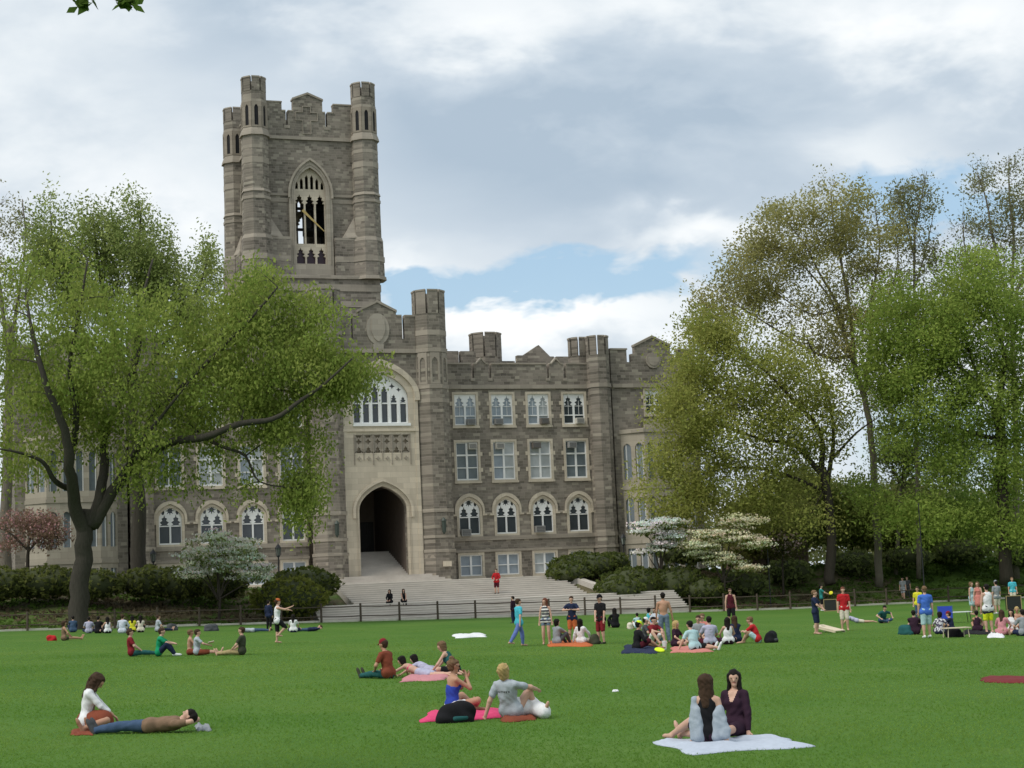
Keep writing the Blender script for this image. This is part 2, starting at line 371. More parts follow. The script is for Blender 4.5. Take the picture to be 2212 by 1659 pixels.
# ------------------------------------------------------------------ rail fence
FENCE = plain('weathered_wood', (.085, .066, .05), .9, .35, 5)
fe = thing('rail_fence', 'low dark post and rail fence along the far edge of the lawn', 'fence', Q, TH)
a_first = a_at(945.6, 1330, FB-.12)[0]; sp = a_at(1027, 1330, FB-.12)[0]-a_first; fp = []
for i in range(-17, 22):
    a = a_first + sp*i; z = lawn_z(BF(a, FB).x); fp.append((a, z))
    mb = MB(); t = .02*math.sin(i*5.1); hh = 1.14+.04*math.sin(i*3.3)
    mb.octa(a, FB-.14,   .075, .07, z-.15, z+hh, 7); mb.octa(a, FB-.14, .08, .05, z+hh, z+hh+.05, 7)
    mb.build('post', FENCE, fe)
for hz in (.97, .36):
    mb = MB()
    for (a0, z0), (a1, z1) in zip(fp, fp[1:]):
        mb.tube([(a0+.05, FB-.14, z0+hz), ((a0+a1)/2, FB-.14, (z0+z1)/2+hz-.025), (a1-.05, FB-.14, z1+hz)], .034, 6)
    mb.build('rail', FENCE, fe)
# ------------------------------------------------------------------ the hall
hall = thing('gothic_hall', 'large grey stone collegiate gothic hall with a tall turreted clock tower above its arched entrance', 'building', Q, TH)
def part(mb, name, mats, parent=None, smooth=False): return mb.build(name, mats, parent or hall, smooth)
def arch(c, hw, z0, zs, za, n=9):
    """pointed opening, counter clockwise from lower left"""
    rise = za-zs; P = [(c-hw, z0), (c+hw, z0)]
    x = (rise*rise-hw*hw)/(2*hw) if rise > hw else 0            # centre shift for a true two-centre arch
    side = []
    for i in range(n):
        t = i/(n-1)
        if rise > hw:
            rad = hw+x; a1 = math.atan2(rise, x); an = a1*t; side.append((c-x+rad*math.cos(an), zs+rad*math.sin(an)))
        else:                                                     # four-centred: steep shoulder, flatter point
            q = t**1.5; side.append((c+hw*(1-q), zs+rise*(.72*math.sqrt(max(0, 1-(1-q)**2))+.28*q)))
    side[-1] = (c, za)
    P += side; P += [(2*c-p[0], p[1]) for p in side[-2::-1]]
    return P
def rect(a0, a1, z0, z1): return [(a0, z0), (a1, z0), (a1, z1), (a0, z1)]
def cusped(c, hw, z0, zt):
    """light with a cusped, leaf-like head"""
    h = hw*2.3; s = zt-h
    r = [(hw, z0), (hw, s), (hw*.52, s+.12*h), (hw*.95, s+.30*h), (hw*.42, s+.45*h), (hw*.55, s+.66*h), (hw*.16, s+.74*h), (0, zt)]
    return [(c-hw, z0)] + [(c+x, z) for x, z in r] + [(c-x, z) for x, z in r[-2:0:-1]]
def star(c, z, r, n=8, inner=.42):
    return [(c+(r if i % 2 == 0 else r*inner)*math.cos(math.pi*i/n+math.pi/2), z+(r if i % 2 == 0 else r*inner)*math.sin(math.pi*i/n+math.pi/2)) for i in range(2*n)]
def offset_arch(c, hw, z0, zs, za, d, n=9): return arch(c, hw+d, z0, zs, za+d*1.15, n)

def pane_box(mb, a0, a1, z0, z1, b, mi): mb.box(a0, a1, b, b+.02, z0, z1, mi)
GL = [G_DARK, G_BLUE, G_BLIND, G_MID]
def win_rect(c, b, z0, z1, kind, g, w=2.38):
    """square-headed window: stone surround, white frame, panes; kind 3 cusped pair, 2 sash pair, 0 basement pair"""
    a0, a1 = c-w/2, c+w/2; ia0, ia1, iz0, iz1 = a0+.2, a1-.2, z0+.22, z1-.2
    mb = MB(); mb.plate(rect(a0, a1, z0, z1), [rect(ia0, ia1, iz0, iz1)], b-.07, b+.3)
    mb.box(a0-.05, a1+.05, b-.14, b-.072, z0-.05, z0+.13)
    if kind != 0:
        for q in (.25, .62): zc = z0+(z1-z0)*q; mb.box(a0-.2, a0-.003, b-.03, b+.2, zc, zc+.34); mb.box(a1+.003, a1+.2, b-.03, b+.2, zc, zc+.34)
    w_ = part(mb, 'window', PALE)
    f = MB(); hw = (ia1-ia0)/2; lw = hw/2-.085
    if kind == 3: holes = [cusped(c+sx*hw/2, lw, iz0+.85, iz1-.1) for sx in (-1, 1)] + [rect(c+sx*hw/2-lw, c+sx*hw/2+lw, iz0+.12, iz0+.76) for sx in (-1, 1)]
    elif kind == 2:
        zt = iz0+(iz1-iz0)*.66; zm = iz0+(iz1-iz0)*.33
        holes = [rect(c+sx*hw/2-lw, c+sx*hw/2+lw, u0, u1) for sx in (-1, 1) for u0, u1 in ((iz0+.14, zm-.04), (zm+.04, zt-.07), (zt+.07, iz1-.09))]
    else:
        zm = iz0+(iz1-iz0)*.48
        holes = [rect(c+sx*hw/2-lw, c+sx*hw/2+lw, u0, u1) for sx in (-1, 1) for u0, u1 in ((iz0+.1, zm-.04), (zm+.04, iz1-.09))]
    f.plate(rect(ia0-.02, ia1+.02, iz0-.02, iz1+.02), holes, b+.1, b+.2); 
    if kind in (3, 2):
        zz = iz0+(1.6 if kind == 3 else (iz1-iz0)*.83)
        for sx in (-1, 1):
            if kind == 3: f.box(c+sx*hw/2-lw, c+sx*hw/2+lw, b+.13, b+.17, zz, zz+.04); f.box(c+sx*hw/2-.015, c+sx*hw/2+.015, b+.135, b+.165, iz0+.85, zz+.5)
    f.build('frame', WHITE, w_)
    for sx, gi in zip((-1, 1), g if hasattr(g, '__len__') else (g, g)):
        p = MB(); pane_box(p, c+sx*hw/2-hw/2+.02, c+sx*hw/2+hw/2-.02, iz0, iz1, b+.21, 0); p.build('pane', GL[gi], w_)
    return w_
def win_gothic(c, b, z0, zs, za, g, hw=.93):
    mb = MB(); inner = arch(c, hw, z0, zs, za)
    mb.plate(arch(c, hw+.22, z0-.22, zs, za+.25), [inner], b-.06, b+.3)
    outer = arch(c, hw+.42, zs-.35, zs, za+.55); inn = arch(c, hw+.24, zs-.36, zs, za+.28)
    hood = outer[1:] + [outer[0]]; mid = inn[1:] + [inn[0]]
    mb.plate(hood + mid[::-1], [], b-.19, b-.062)
    mb.box(c-hw-.62, c-hw-.24, b-.17, b-.003, zs-.5, zs-.352); mb.box(c+hw+.24, c+hw+.62, b-.17, b-.003, zs-.5, zs-.352)
    w_ = part(mb, 'window', PALE)
    f = MB(); lw = hw/2-.07; zt = zs-.06; holes = []
    for sx in (-1, 1):
        holes.append(cusped(c+sx*hw/2, lw, z0+1.55, zs+.32)); holes.append(rect(c+sx*hw/2-lw, c+sx*hw/2+lw, z0+.12, z0+1.46))
    holes.append(star(c, zs+.62, .4)); 
    for sx in (-1, 1): holes.append([(c+sx*hw*.62+.13*math.cos(t)*1, zs+.5+.22*math.sin(t)) for t in [i*math.pi/4 for i in range(8)]])
    f.plate(arch(c, hw+.02, z0-.01, zs, za+.02), holes, b+.1, b+.2); f.build('frame', WHITE, w_)
    for sx, gi in zip((-1, 1), g):
        p = MB(); half = [q for q in arch(c, hw-.01, z0+.01, zs, za-.02)]
        n = len(half); mid_i = [i for i, q in enumerate(half) if abs(q[0]-c) < 1e-6 and q[1] > zs][0]
        poly = [(c+.002, z0+.01)] + half[1:mid_i+1] if sx > 0 else [half[0], (c-.002, z0+.01)] + half[mid_i:]
        if sx < 0: poly = [half[0], (c-.002, z0+.01), (c-.002, za-.02)] + half[mid_i+1:]
        p.plate(poly, [], b+.21, b+.23); p.build('pane', GL[gi], w_)
    return w_

WR = [1.1+3.377*i for i in range(4)]; WL = [-14.3-3.377*i for i in range(4)]
def wing(name, a0, a1, cols, notches, gables):
    holes = []
    for c in cols:
        holes += [rect(c-1.0, c+1.0, 16.1, 18.85), rect(c-1.0, c+1.0, 11.3, 14.65), arch(c, .95, 6.55, 8.75, 9.62), rect(c-1.0, c+1.0, 3.02, 4.98)]
    top = []
    ztop = 21.45
    ev = sorted([('n', x) for x in notches]+[('g', x) for x in gables], key=lambda t: t[1])
    for k_, x in ev:
        if k_ == 'n': top += [(x-.13, ztop), (x-.13, 20.25), (x+.13, 20.25), (x+.13, ztop)]
        else: top += [(x-.45, ztop), (x, ztop+.45), (x+.45, ztop)]
    outer = [(a0, 2.6), (a1, 2.6), (a1, ztop)] + top[::-1] + [(a0, ztop)]
    mb = MB(); mb.plate(outer, holes, 0, .5)
    mb.box(a0, a1, .55, 17.5, 2.6, 20.2)                                   # the block behind
    w_ = part(mb, 'wing_wall', STONE)
    st = MB()
    st.box(a0+.02, a1-.02, -.17, .006, 19.28, 19.62); st.box(a0+.02, a1-.02, -.11, .004, 6.1, 6.45); st.box(a0+.02, a1-.02, -.14, .005, 5.1, 5.32)
    for x0, x1 in zip([a0]+[c+1.35 for c in cols] if cols[0] < cols[-1] else [a0]+[c+1.35 for c in cols[::-1]], ([c-1.35 for c in cols] if cols[0] < cols[-1] else [c-1.35 for c in cols[::-1]])+[a1]):
        if x1-x0 > .1: st.box(x0, x1, -.08, .003, 8.3, 8.52)
    edges = [a0]; cp = MB()
    for k_, x in ev:
        if k_ == 'n': edges += [x-.16, x+.16]
    edges.append(a1)
    for x0, x1 in zip(edges[::2], edges[1::2]):
        g = [x for x in gables if x0 < x < x1]
        if not g: cp.box(x0, x1, -.08, .58, ztop+.003, ztop+.15)
        else:
            x = g[0]; cp.plate([(x0, ztop), (x-.45, ztop), (x, ztop+.45), (x+.45, ztop), (x1, ztop), (x1, ztop+.15), (x+.42, ztop+.15), (x, ztop+.62), (x-.42, ztop+.15), (x0, ztop+.15)], [], -.08, .58)
    for x in notches: cp.box(x-.2, x+.2, -.06, .002, 20.0, 20.25)
    build_split(st, 'string_course', PALE2, w_); cp.build('coping', PALE2, w_)
wing('wing', -1.2, 13.3, WR, [1.9, 3.5, 8.9, 10.5], [2.7, 9.7])
wing('wing', -27.0, -13.0, WL, [-15.1, -16.7, -22.1, -23.7], [-15.9, -22.9])
gl3 = [(1, 1), (1, 1), (1, 2), (0, 0)]; gl2 = [(3, 3), (1, 2), (2, 2), (3, 3)]; gl1 = [(0, 0), (0, 0), (0, 0), (0, 0)]; gl0 = [(1, 1), (1, 1), (2, 1), (2, 1)]
for cols in (WR, WL):
    for i, c in enumerate(cols):
        win_rect(c, 0, 15.9, 19.02, 3, gl3[i]); win_rect(c, 0, 11.1, 14.83, 2, gl2[i]); win_gothic(c, 0, 6.62, 8.75, 9.62, gl1[i])
        win_rect(c, 0, 2.86, 5.08, 0, gl0[i])

def turret(name, x, y, secs, slots=None, n=8, mats=None):
    """secs: (z0,z1,r0,r1,mat) ; slots: (z0,z1,r) dark crenel slits"""
    mb = MB()
    for z0, z1, r0, r1, mi in secs: mb.octa(x, y, r0, r1, z0, z1, n, mi)
    if slots:
        for z0, z1, r in slots:
            for i in range(n):
                an = .3927+2*math.pi*(i+.0)/n; cx, cy = x+r*math.cos(an), y+r*math.sin(an); d = .075
                ca, sa = math.cos(an), math.sin(an); e = .08
                P = [(cx-ca*.5-sa*d*-1, cy-sa*.5-ca*d), (cx+ca*e+sa*d, cy+sa*e-ca*d), (cx+ca*e-sa*d, cy+sa*e+ca*d), (cx-ca*.5-sa*d, cy-sa*.5+ca*d)]
                mb.add([(p[0], p[1], z0) for p in P]+[(p[0], p[1], z1) for p in P], [(0,3,2,1),(4,5,6,7),(0,1,5,4),(1,2,6,5),(2,3,7,6),(3,0,4,7)], 2)
    return part(mb, name, mats or [STONE, PALE2, DARK])
def crenel_turret(name, x, y, r, z0, z1, extra=(), slot=1.6, n=8, cap=.14):
    """shaft whose top is cut by real slits between upright merlons"""
    mb = MB(); zc = z1-slot
    mb.octa(x, y, r, r, z0, zc, n, 0); mb.octa(x, y, r*.72, r*.72, zc, zc+.05, n, 2)
    for i in range(n):
        g = .085/r; a0, a1 = .3927+2*math.pi*i/n+g, .3927+2*math.pi*(i+1)/n-g
        for q0, q1, rr_, mi in ((zc-.02, z1-cap, r, 0), (z1-cap, z1, r+.05, 1)):
            P = [(x+rr_*math.cos(a0), y+rr_*math.sin(a0)), (x+rr_*math.cos(a1), y+rr_*math.sin(a1)), (x+(r-.42)*math.cos(a1), y+(r-.42)*math.sin(a1)), (x+(r-.42)*math.cos(a0), y+(r-.42)*math.sin(a0))]
            mb.add([(p[0], p[1], q0) for p in P]+[(p[0], p[1], q1) for p in P], [(0,3,2,1),(4,5,6,7),(0,1,5,4),(1,2,6,5),(2,3,7,6),(3,0,4,7)], mi)
    for e in extra: mb.octa(x, y, *e[:4], n, e[4])
    return part(mb, name, [STONE, PALE2, DARK])

# the pair of big end pavilions with pale stone bays
def pavilion(a0, a1, sgn):
    c = (a0+a1)/2; zt = 21.6; g0, g1 = c-1.75, c+1.75
    out = [(a0, 2.6), (a1, 2.6), (a1, zt+1.1), (a1-1.6, zt+1.1), (a1-1.6, zt), (g1+.35, zt), (g1+.35, zt+.75), (g1, zt+.75), (g1, 23.05), (c, 23.85), (g0, 23.05), (g0, zt+.75), (g0-.35, zt+.75), (g0-.35, zt), (a0+1.6, zt), (a0+1.6, zt+1.1), (a0, zt+1.1)]
    hole = rect(c-.95, c+.95, 16.9, 19.1)
    mb = MB(); mb.plate(out, [hole, rect(c-1.9, c+1.9, 3.2, 14.6)], -.6, -.05); mb.box(a0, a1, 0.0, 24, 2.6, 20.2)
    w_ = part(mb, 'pavilion_wall', STONE)
    st = MB(); cp = MB(); cp.plate([(g0-.05, 23.0), (c, 23.83), (g1+.05, 23.0), (g1+.05, 23.2), (c, 24.04), (g0-.05, 23.2)], [], -.7, 0.0)
    st.box(a0+.03, a1-.03, -.78, -.606, 19.28, 19.62); cp.box(a0, a0+1.66, -.68, .02, zt+1.103, zt+1.25); cp.box(a1-1.66, a1, -.68, .02, zt+1.103, zt+1.25)
    build_split(st, 'string_course', PALE2, w_); cp.build('coping', PALE2, w_)
    md = MB(); md.plate([(c+.72*math.cos(t), 21.75+.72*math.sin(t)) for t in [i*math.pi/8 for i in range(16)]], [], -.72, -.602)
    md.plate([(c+.5*math.cos(t), 21.75+.5*math.sin(t)) for t in [i*math.pi/8 for i in range(16)]], [], -.76, -.722); md.build('medallion', PALE2, w_)
    win_rect(c, -.6, 16.7, 19.24, 3, (0, 0), 2.3)
    # bay
    by = MB(); h = 3.55; pr = -2.5
    def face(p0, p1, holes):
        d = Vector((p1[0]-p0[0], p1[1]-p0[1])); ln = d.length; d /= ln; nrm = Vector((-d.y, d.x))
        tf = lambda u, w, z: (p0[0]+d.x*u+nrm.x*w, p0[1]+d.y*u+nrm.y*w, z)
        by.plate(rect(0, ln, 2.6, 15.1), holes(ln), 0, .3, 0, tf)
    def lights(n):
        def f(ln):
            o = []
            for i in range(n):
                cc = ln*(i+.5)/n; w = ln/n/2-.2
                for z0, z1 in ((3.0, 4.9), (6.6, 9.4), (11.0, 14.2)): o.append(arch(cc, w, z0, z1-w*1.2, z1) if z0 > 4 else rect(cc-w, cc+w, z0, z1))
            return o
        return f
    pts = [(c-h, -.62), (c-h+1.5, pr), (c+h-1.5, pr), (c+h, -.62)]
    face(pts[0], pts[1], lights(2)); face(pts[1], pts[2], lights(4)); face(pts[2], pts[3], lights(2))
    for z0, z1, e in ((15.1, 15.45, .12), (10.1, 10.4, .07), (5.3, 5.6, .07)):
        by.add([(p[0]*(1)+(-e if p[0] < c else e)*(1 if True else 0), p[1]-e*(1 if p[1] < -1 else 0), z) for z in (z0, z1) for p in pts], [(0,1,5,4),(1,2,6,5),(2,3,7,6),(0,3,2,1),(4,5,6,7)])
    by.box(c-1.5, c+1.5, -1.5, -1.1, 15.452, 16.35)
    b_ = part(by, 'bay_window', pale_mat('bay_stone', (.40, .36, .29)))
    gm = MB(); ins = .22
    q = [(c-h+ins, -.7), (c-h+1.5+ins*.4, pr+ins), (c+h-1.5-ins*.4, pr+ins), (c+h-ins, -.7)]
    gm.add([(p[0], p[1], z) for z in (2.7, 15.0) for p in q], [(0,1,5,4),(1,2,6,5),(2,3,7,6)]); gm.build('pane', G_MID, b_)
    fr = MB()
    for p0, p1, n in ((q[0], q[1], 2), (q[1], q[2], 4), (q[2], q[3], 2)):
        for i in range(n):
            for e in (.22, .78):
                u = (i+e)/n; x, y = p0[0]+(p1[0]-p0[0])*u, p0[1]+(p1[1]-p0[1])*u; fr.box(x-.04, x+.04, y-.06, y+.02, 2.9, 14.2)
    fr.build('frame', WHITE, b_)
    # corner turret next to the wing
    tx = a0-1.15 if sgn > 0 else a1+1.15
    crenel_turret('wing_turret', tx, -.42, 1.02, 2.6, 23.93, [(1.1, 1.1, 19.28, 19.62, 1), (1.08, 1.08, 6.1, 6.45, 1), (1.1, 1.1, 5.1, 5.32, 1)], 1.75)
    crenel_turret('wing_turret', tx-sgn*1.02, 1.5, .98, 19.5, 24.05, [], 1.7)
pavilion(14.7, 23.0, 1); pavilion(-36.6, -27.9, -1)
PCX = -7.25
# pieces of the roofscape behind the right parapet
crenel_turret('roof_turret', 5.8, 8, 1.5, 19, 25.4, [], 2.3); crenel_turret('roof_turret', -19.2, 8, 1.5, 19, 25.4, [], 2.3)
for sx, ax in ((1, 0), (-1, -13.2)):
    mb = MB(); g = lambda p: [(ax+sx*x, z) for x, z in p][::sx]
    mb.plate(g([(1.2, 19), (4.2, 19), (4.2, 23.5), (2.75, 23.5), (2.75, 22.3), (2.55, 22.3), (2.55, 23.5), (1.2, 23.5)]), [], 6, 6.6)
    part(mb, 'roof_parapet', STONE); mb = MB(); mb.plate(g([(9.6, 19), (15.2, 19), (15.2, 23.6), (13.55, 23.6), (13.55, 22.4), (13.3, 22.4), (13.3, 23.6), (12.9, 23.6), (11.8, 24.7), (10.2, 23.7), (9.6, 23.7)]), [], 10, 10.6)
    part(mb, 'roof_parapet', STONE); mb = MB(); mb.box(*sorted((ax+sx*7.0, ax+sx*8.7)), 8.2, 10.5, 19, 22.9); part(mb, 'roof_hut', STONE)
mb = MB(); mb.box(-13.2, PCX-2.32, 1.2, 17.4, 2.6, 20.1); mb.box(PCX+2.32, -1.0, 1.2, 17.4, 2.6, 20.1); mb.box(PCX-2.32, PCX+2.32, 1.2, 17.4, 11.25, 20.1); mb.box(-26, 12, 17.5, 40, 2.6, 19.0); part(mb, 'rear_block', STONE)

# entrance pavilion ---------------------------------------------------------------------------
PB = -2.5; PC = -7.25; PL, PR_ = -11.75, -2.5
out = [(PL, 2.6), (PC-2.06, 2.6), (PC-2.06, 3.4), (PC-2.06, 3.41)]
door = arch(PC, 2.04, 2.59, 8.87, 10.8, 12)
GC = -7.15
gw = arch(GC, 2.42, 16.05, 18.2, 20.35, 12)
zc = 24.9
outer = [(PL, 2.6), (door[0][0], 2.6)] + door[2:][::-1] + [(door[1][0], 2.6), (PR_, 2.6)]
outer = [(PL, 2.6)] + [(PC-2.04, 2.6)] + [p for p in door[2:]][::-1] + [(PC+2.04, 2.6), (PR_, 2.6)]
outer += [(PR_, zc+.3), (GC+2.35, zc+.3), (GC+2.35, 23.3), (GC+2.15, 23.3), (GC+2.15, zc+.3), (GC+1.65, zc+.3), (GC+1.65, 25.6), (GC, 26.4), (GC-1.65, 25.6), (GC-1.65, zc+.3), (GC-2.15, zc+.3), (GC-2.15, 23.3), (GC-2.35, 23.3), (GC-2.35, zc+.3), (PL, zc+.3)]
mb = MB(); mb.plate(outer, [gw], PB, PB+.6)
mb.box(PL, PC-2.3, PB+.62, 1.1, 2.6, 21.5); mb.box(PC+2.3, PR_, PB+.62, 1.1, 2.6, 21.5); mb.box(PC-2.3, PC+2.3, PB+1.2, 1.1, 11.2, 15.6)
mb.box(PL, PR_, PB+.605, 1.1, 21.5, 22.0)
pav = part(mb, 'entrance_pavilion', STONE)
st = MB()
st.box(PL+1, PR_-1, PB-.2, PB+.006, 22.05, 22.4)
cp = MB(); cp.plate([(GC-1.7, 25.55), (GC, 26.38), (GC+1.7, 25.55), (GC+1.7, 25.75), (GC, 26.6), (GC-1.7, 25.75)], [], PB-.1, PB+.68)
for x0, x1 in ((PL+1, GC-2.38), (GC-2.12, GC-1.68), (GC+1.68, GC+2.12), (GC+2.38, PR_-1)): cp.box(x0, x1, PB-.07, PB+.66, zc+.303, zc+.45)
for x0, x1 in ((PL+1, PC-3.35), (PC+3.4, PR_-1)):
    st.box(x0, x1, PB-.12, PB+.004, 8.5, 8.8); st.box(x0, x1, PB-.12, PB+.004, 6.35, 6.6); st.box(x0, x1, PB-.15, PB+.005, 5.15, 5.4)
build_split(st, 'string_course', PALE2, pav); cp.build('coping', PALE2, pav)
# cartouche in the gable
md = MB(); md.plate([(GC+1.0*math.cos(t), 24.1+1.35*math.sin(t)) for t in [i*math.pi/10 for i in range(20)]], [], PB-.1, PB-.003)
md.plate([(GC-.55, 24.9), (GC-.6, 23.9), (GC-.35, 23.3), (GC, 23.0), (GC+.35, 23.3), (GC+.6, 23.9), (GC+.55, 24.9)], [], PB-.2, PB-.102)
md.plate([(GC-.45, 22.42), (GC+.45, 22.42), (GC+.45, 22.85), (GC-.45, 22.85)], [], PB-.13, PB-.004); md.build('cartouche', pale_mat('cartouche_stone', (.40, .36, .30)), pav)
# pale portal panel with the great window above and the door arch below
pa = MB(); pl, pr = PC-3.25, PC+3.3
dh = arch(PC, 2.06, 2.6, 8.87, 10.82, 12)
po = [(pl-.1, 2.6), (PC-2.06, 2.6)] + dh[2:][::-1] + [(PC+2.06, 2.6), (pr+.1, 2.6), (pr, 12), (pr-.02, 18.6)]
ga = arch(GC, 2.95, 16, 18.35, 21.0, 12)
po += [p for p in ga[3:-1] if True] + [(pl+.02, 18.6), (pl, 12)]
lat = rect(GC-2.42, GC+2.42, 13.6, 15.15)
pa.plate(po, [gw, lat], PB-.28, PB-.003)
part_ = part(pa, 'portal', PALE)
ho = MB(); oa = arch(GC, 3.35, 18.0, 18.4, 21.5, 12); ia = arch(GC, 2.9, 18.0, 18.4, 20.98, 12)
ho.plate(oa[1:]+[oa[0]]+([ia[0]]+ia[:0:-1]), [], PB-.5, PB-.282)
da = arch(PC, 2.62, 8.2, 8.9, 11.45, 12); db = arch(PC, 2.38, 8.2, 8.9, 11.2, 12)
ho.plate(da[1:]+[da[0]]+([db[0]]+db[:0:-1]), [], PB-.46, PB-.282)
for i in range(1, 3):                         # stepped mouldings round the door
    d0, d1 = 2.06+.1*i, 2.06+.1*i+.05
    xa = arch(PC, d1, 2.6, 8.87, 10.82+.12*i+.05, 12); xb = arch(PC, d0, 2.6, 8.87, 10.82+.12*i, 12)
    ho.plate(xa[1:]+[xa[0]]+([xb[0]]+xb[:0:-1]), [], PB-.34, PB-.283)
ho.box(pl+.02, pr-.02, PB-.4, PB-.282, 15.4, 15.62)
for x in (pl+.02, pr-.32): ho.box(x, x+.3, PB-.36, PB-.281, 2.6, 18.0)
ho.build('hood_mould', PALE, part_)
# carved blind lattice over the door, two tiers with pendants
la = MB(); lw = 4.84/6; holes = []
for i in range(6):
    c = GC-2.42+lw*(i+.5); holes += [rect(c-lw*.36, c+lw*.36, 14.62, 15.05)[:] if False else cusped(c, lw*.34, 13.72, 14.2), star(c, 14.55, lw*.34, 4, .5), [(c-lw*.32, 15.08), (c-.02-lw*.1, 14.82), (c, 14.95), (c+lw*.1+.02, 14.82), (c+lw*.32, 15.08)]]
la.plate(rect(GC-2.44, GC+2.44, 13.58, 15.17), holes, PB-.24, PB-.1)
for i in range(7):
    x = GC-2.42+lw*i; la.box(x-.035, x+.035, PB-.34, PB-.242, 12.6 if i % 2 == 0 else 13.0, 15.17); 
for i in range(6): c = GC-2.42+lw*(i+.5); la.plate(star(c, 13.15, .2, 4, .5), [], PB-.36, PB-.281)
la.build('carved_lattice', PALE2, part_)
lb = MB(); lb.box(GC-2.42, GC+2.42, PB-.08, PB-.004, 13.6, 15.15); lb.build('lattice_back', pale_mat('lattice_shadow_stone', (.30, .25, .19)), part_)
# great six-light window
f = MB(); holes = []; n = 6; lw = 4.84/n
tops = [18.05, 18.3, 19.3, 19.3, 18.3, 18.05]
for i in range(n):
    c = GC-2.42+lw*(i+.5); h = lw/2-.15
    holes.append(rect(c-h, c+h, 16.2, 17.75)); holes.append(cusped(c, h, 17.86, [18.45, 18.6, 19.35, 19.35, 18.6, 18.45][i]))
holes += [star(GC, 19.85, .33, 4, .4)]
for sx in (-1, 1): holes += [star(GC+sx*lw*1.35, 19.25, .3, 4, .4), star(GC+sx*lw*2.05, 18.95, .22, 4, .45), star(GC+sx*.62, 19.72, .13, 4, .5)]
f.plate(arch(GC, 2.44, 16.03, 18.2, 20.37, 12), holes, PB+.08, PB+.25)
f.box(GC-2.5, GC+2.5, PB-.4, PB+.078, 15.85, 16.08)
for i in range(1, n): x = GC-2.42+lw*i; f.box(x-.07, x+.07, PB-.04, PB+.078, 16.08, [0, 18.2, 18.6, 19.3, 18.6, 18.2][i])
gwin = f.build('great_window', WHITE, pav)
p = MB(); p.plate(arch(GC, 2.4, 16.05, 18.2, 20.3, 12), [], PB+.27, PB+.3); p.build('pane', G_DARK, gwin)
# turrets of the entrance pavilion with blind panels
for x in (PR_-.03, PL+.1):
    y = PB+.35
    t_ = crenel_turret('entrance_turret', x, y, 1.42, 2.6, 27.45, [(1.5, 1.5, 22.05, 22.4, 1), (1.45, 1.45, 23.5, 23.95, 1), (1.52, 1.52, 18.95, 19.3, 1), (1.5, 1.5, 17.75, 18.1, 1), (1.47, 1.47, 2.6, 19.0, 0), (1.55, 1.55, 8.5, 8.8, 1), (1.55, 1.55, 6.35, 6.6, 1), (1.58, 1.58, 5.15, 5.4, 1), (1.53, 1.53, 2.6, 5.15, 0)], 2.1)
    bp = MB()
    for i in range(8):
        an = math.pi*2*i/8; ca, sa = math.cos(an), math.sin(an)
        if sa > .8: continue
        r = 1.42*math.cos(math.pi/8)
        def tf(u, w, z): return (x+ca*(r+.08-w)-sa*u, y+sa*(r+.08-w)+ca*u, z)
        bp.plate(rect(-.42, .42, 19.32, 22.0), [arch(0, .26, 19.5, 21.2, 21.6, 6)], 0, .1, 0, tf)
    bp.build('blind_panel', PALE2, t_)
    for z0, z1 in ((6.7, 8.0),):                                  # bronze wall lantern
        ln = MB(); yy = y-1.62; ln.octa(x+.18, yy, .17, .2, 6.85, 7.75, 6); ln.octa(x+.18, yy, .26, .02, 7.75, 8.05, 6); ln.octa(x+.18, yy, .05, .17, 6.65, 6.85, 6); ln.box(x+.14, x+.22, yy, yy+.2, 7.3, 7.4)
        ln.build('wall_lantern', LEAD, t_)
mb = MB(); mb.box(PR_+.0, PR_+.7, PB-1.3, PB-1.1, 3.95, 4.4); mb.build('plaque', PALE, pav)
# porch inside the arch: steps, walls, vault, doors
po_ = MB(); d1 = 8.5
po_.box(PC-2.3, PC-2.05, PB+.02, d1, 2.6, 11.2); po_.box(PC+2.05, PC+2.3, PB+.02, d1, 2.6, 11.2); po_.box(PC-2.3, PC+2.3, PB+.6, d1, 11.0, 11.19)
po_.box(PC-2.3, PC+2.3, d1, d1+.4, 2.6, 11.2)
part(po_, 'porch', plain('porch_stone', (.14, .11, .09), .9, .3, 2))
ps = MB()
for i in range(14): ps.box(PC-2.04, PC+2.04, PB-.3+i*.5, PB-.3+(i+1)*.5 if i < 13 else d1-.01, 2.6, 3.4+.165*i)
ps.build('porch_steps', PAVE, hall)
dr = MB()
for x0, x1 in ((PC-1.9, PC-.95), (PC-.75, PC+.5), (PC+.75, PC+1.9)):
    dr.box(x0, x1, d1-.14, d1-.02, 5.55, 8.3)
    for z in (5.7, 7.1): dr.box(x0+.1, (x0+x1)/2-.04, d1-.18, d1-.141, z, z+1.1); dr.box((x0+x1)/2+.04, x1-.1, d1-.18, d1-.141, z, z+1.1)
dr.build('door', plain('bronze_door', (.018, .016, .015), .4, .3), hall)

# the tower ----------------------------------------------------------------------------------
TA, TBk, W = -12.035, 25.31, 11.32; TC = TA+5.55
def tower_tf(k):
    """face k of the square tower: local u along the face from its left turret, w inward"""
    cx, cy = TA+W/2, TBk+W/2
    def tf(u, w, z):
        x, y = u-W/2, w-W/2
        for _ in range(k): x, y = y*-1, x
        return (cx+x, cy+y, z)
    return tf
opening = arch(5.55, 1.6, 35.1, 42.67, 45.1, 10)
opens = arch(5.55, 1.62, 34.0, 42.67, 45.12, 10)
top = [(10.2, 51.85), (8.25, 51.85), (8.25, 50.95), (7.6, 50.95), (7.6, 49.5), (7.4, 49.5), (7.4, 50.95), (7.12, 50.95), (7.12, 52.25), (5.6, 52.85), (4.08, 52.25), (4.08, 50.95), (3.5, 50.95), (3.5, 49.5), (3.3, 49.5), (3.3, 50.95), (2.9, 50.95), (2.9, 51.85), (1.1, 51.85)]
mb = MB()
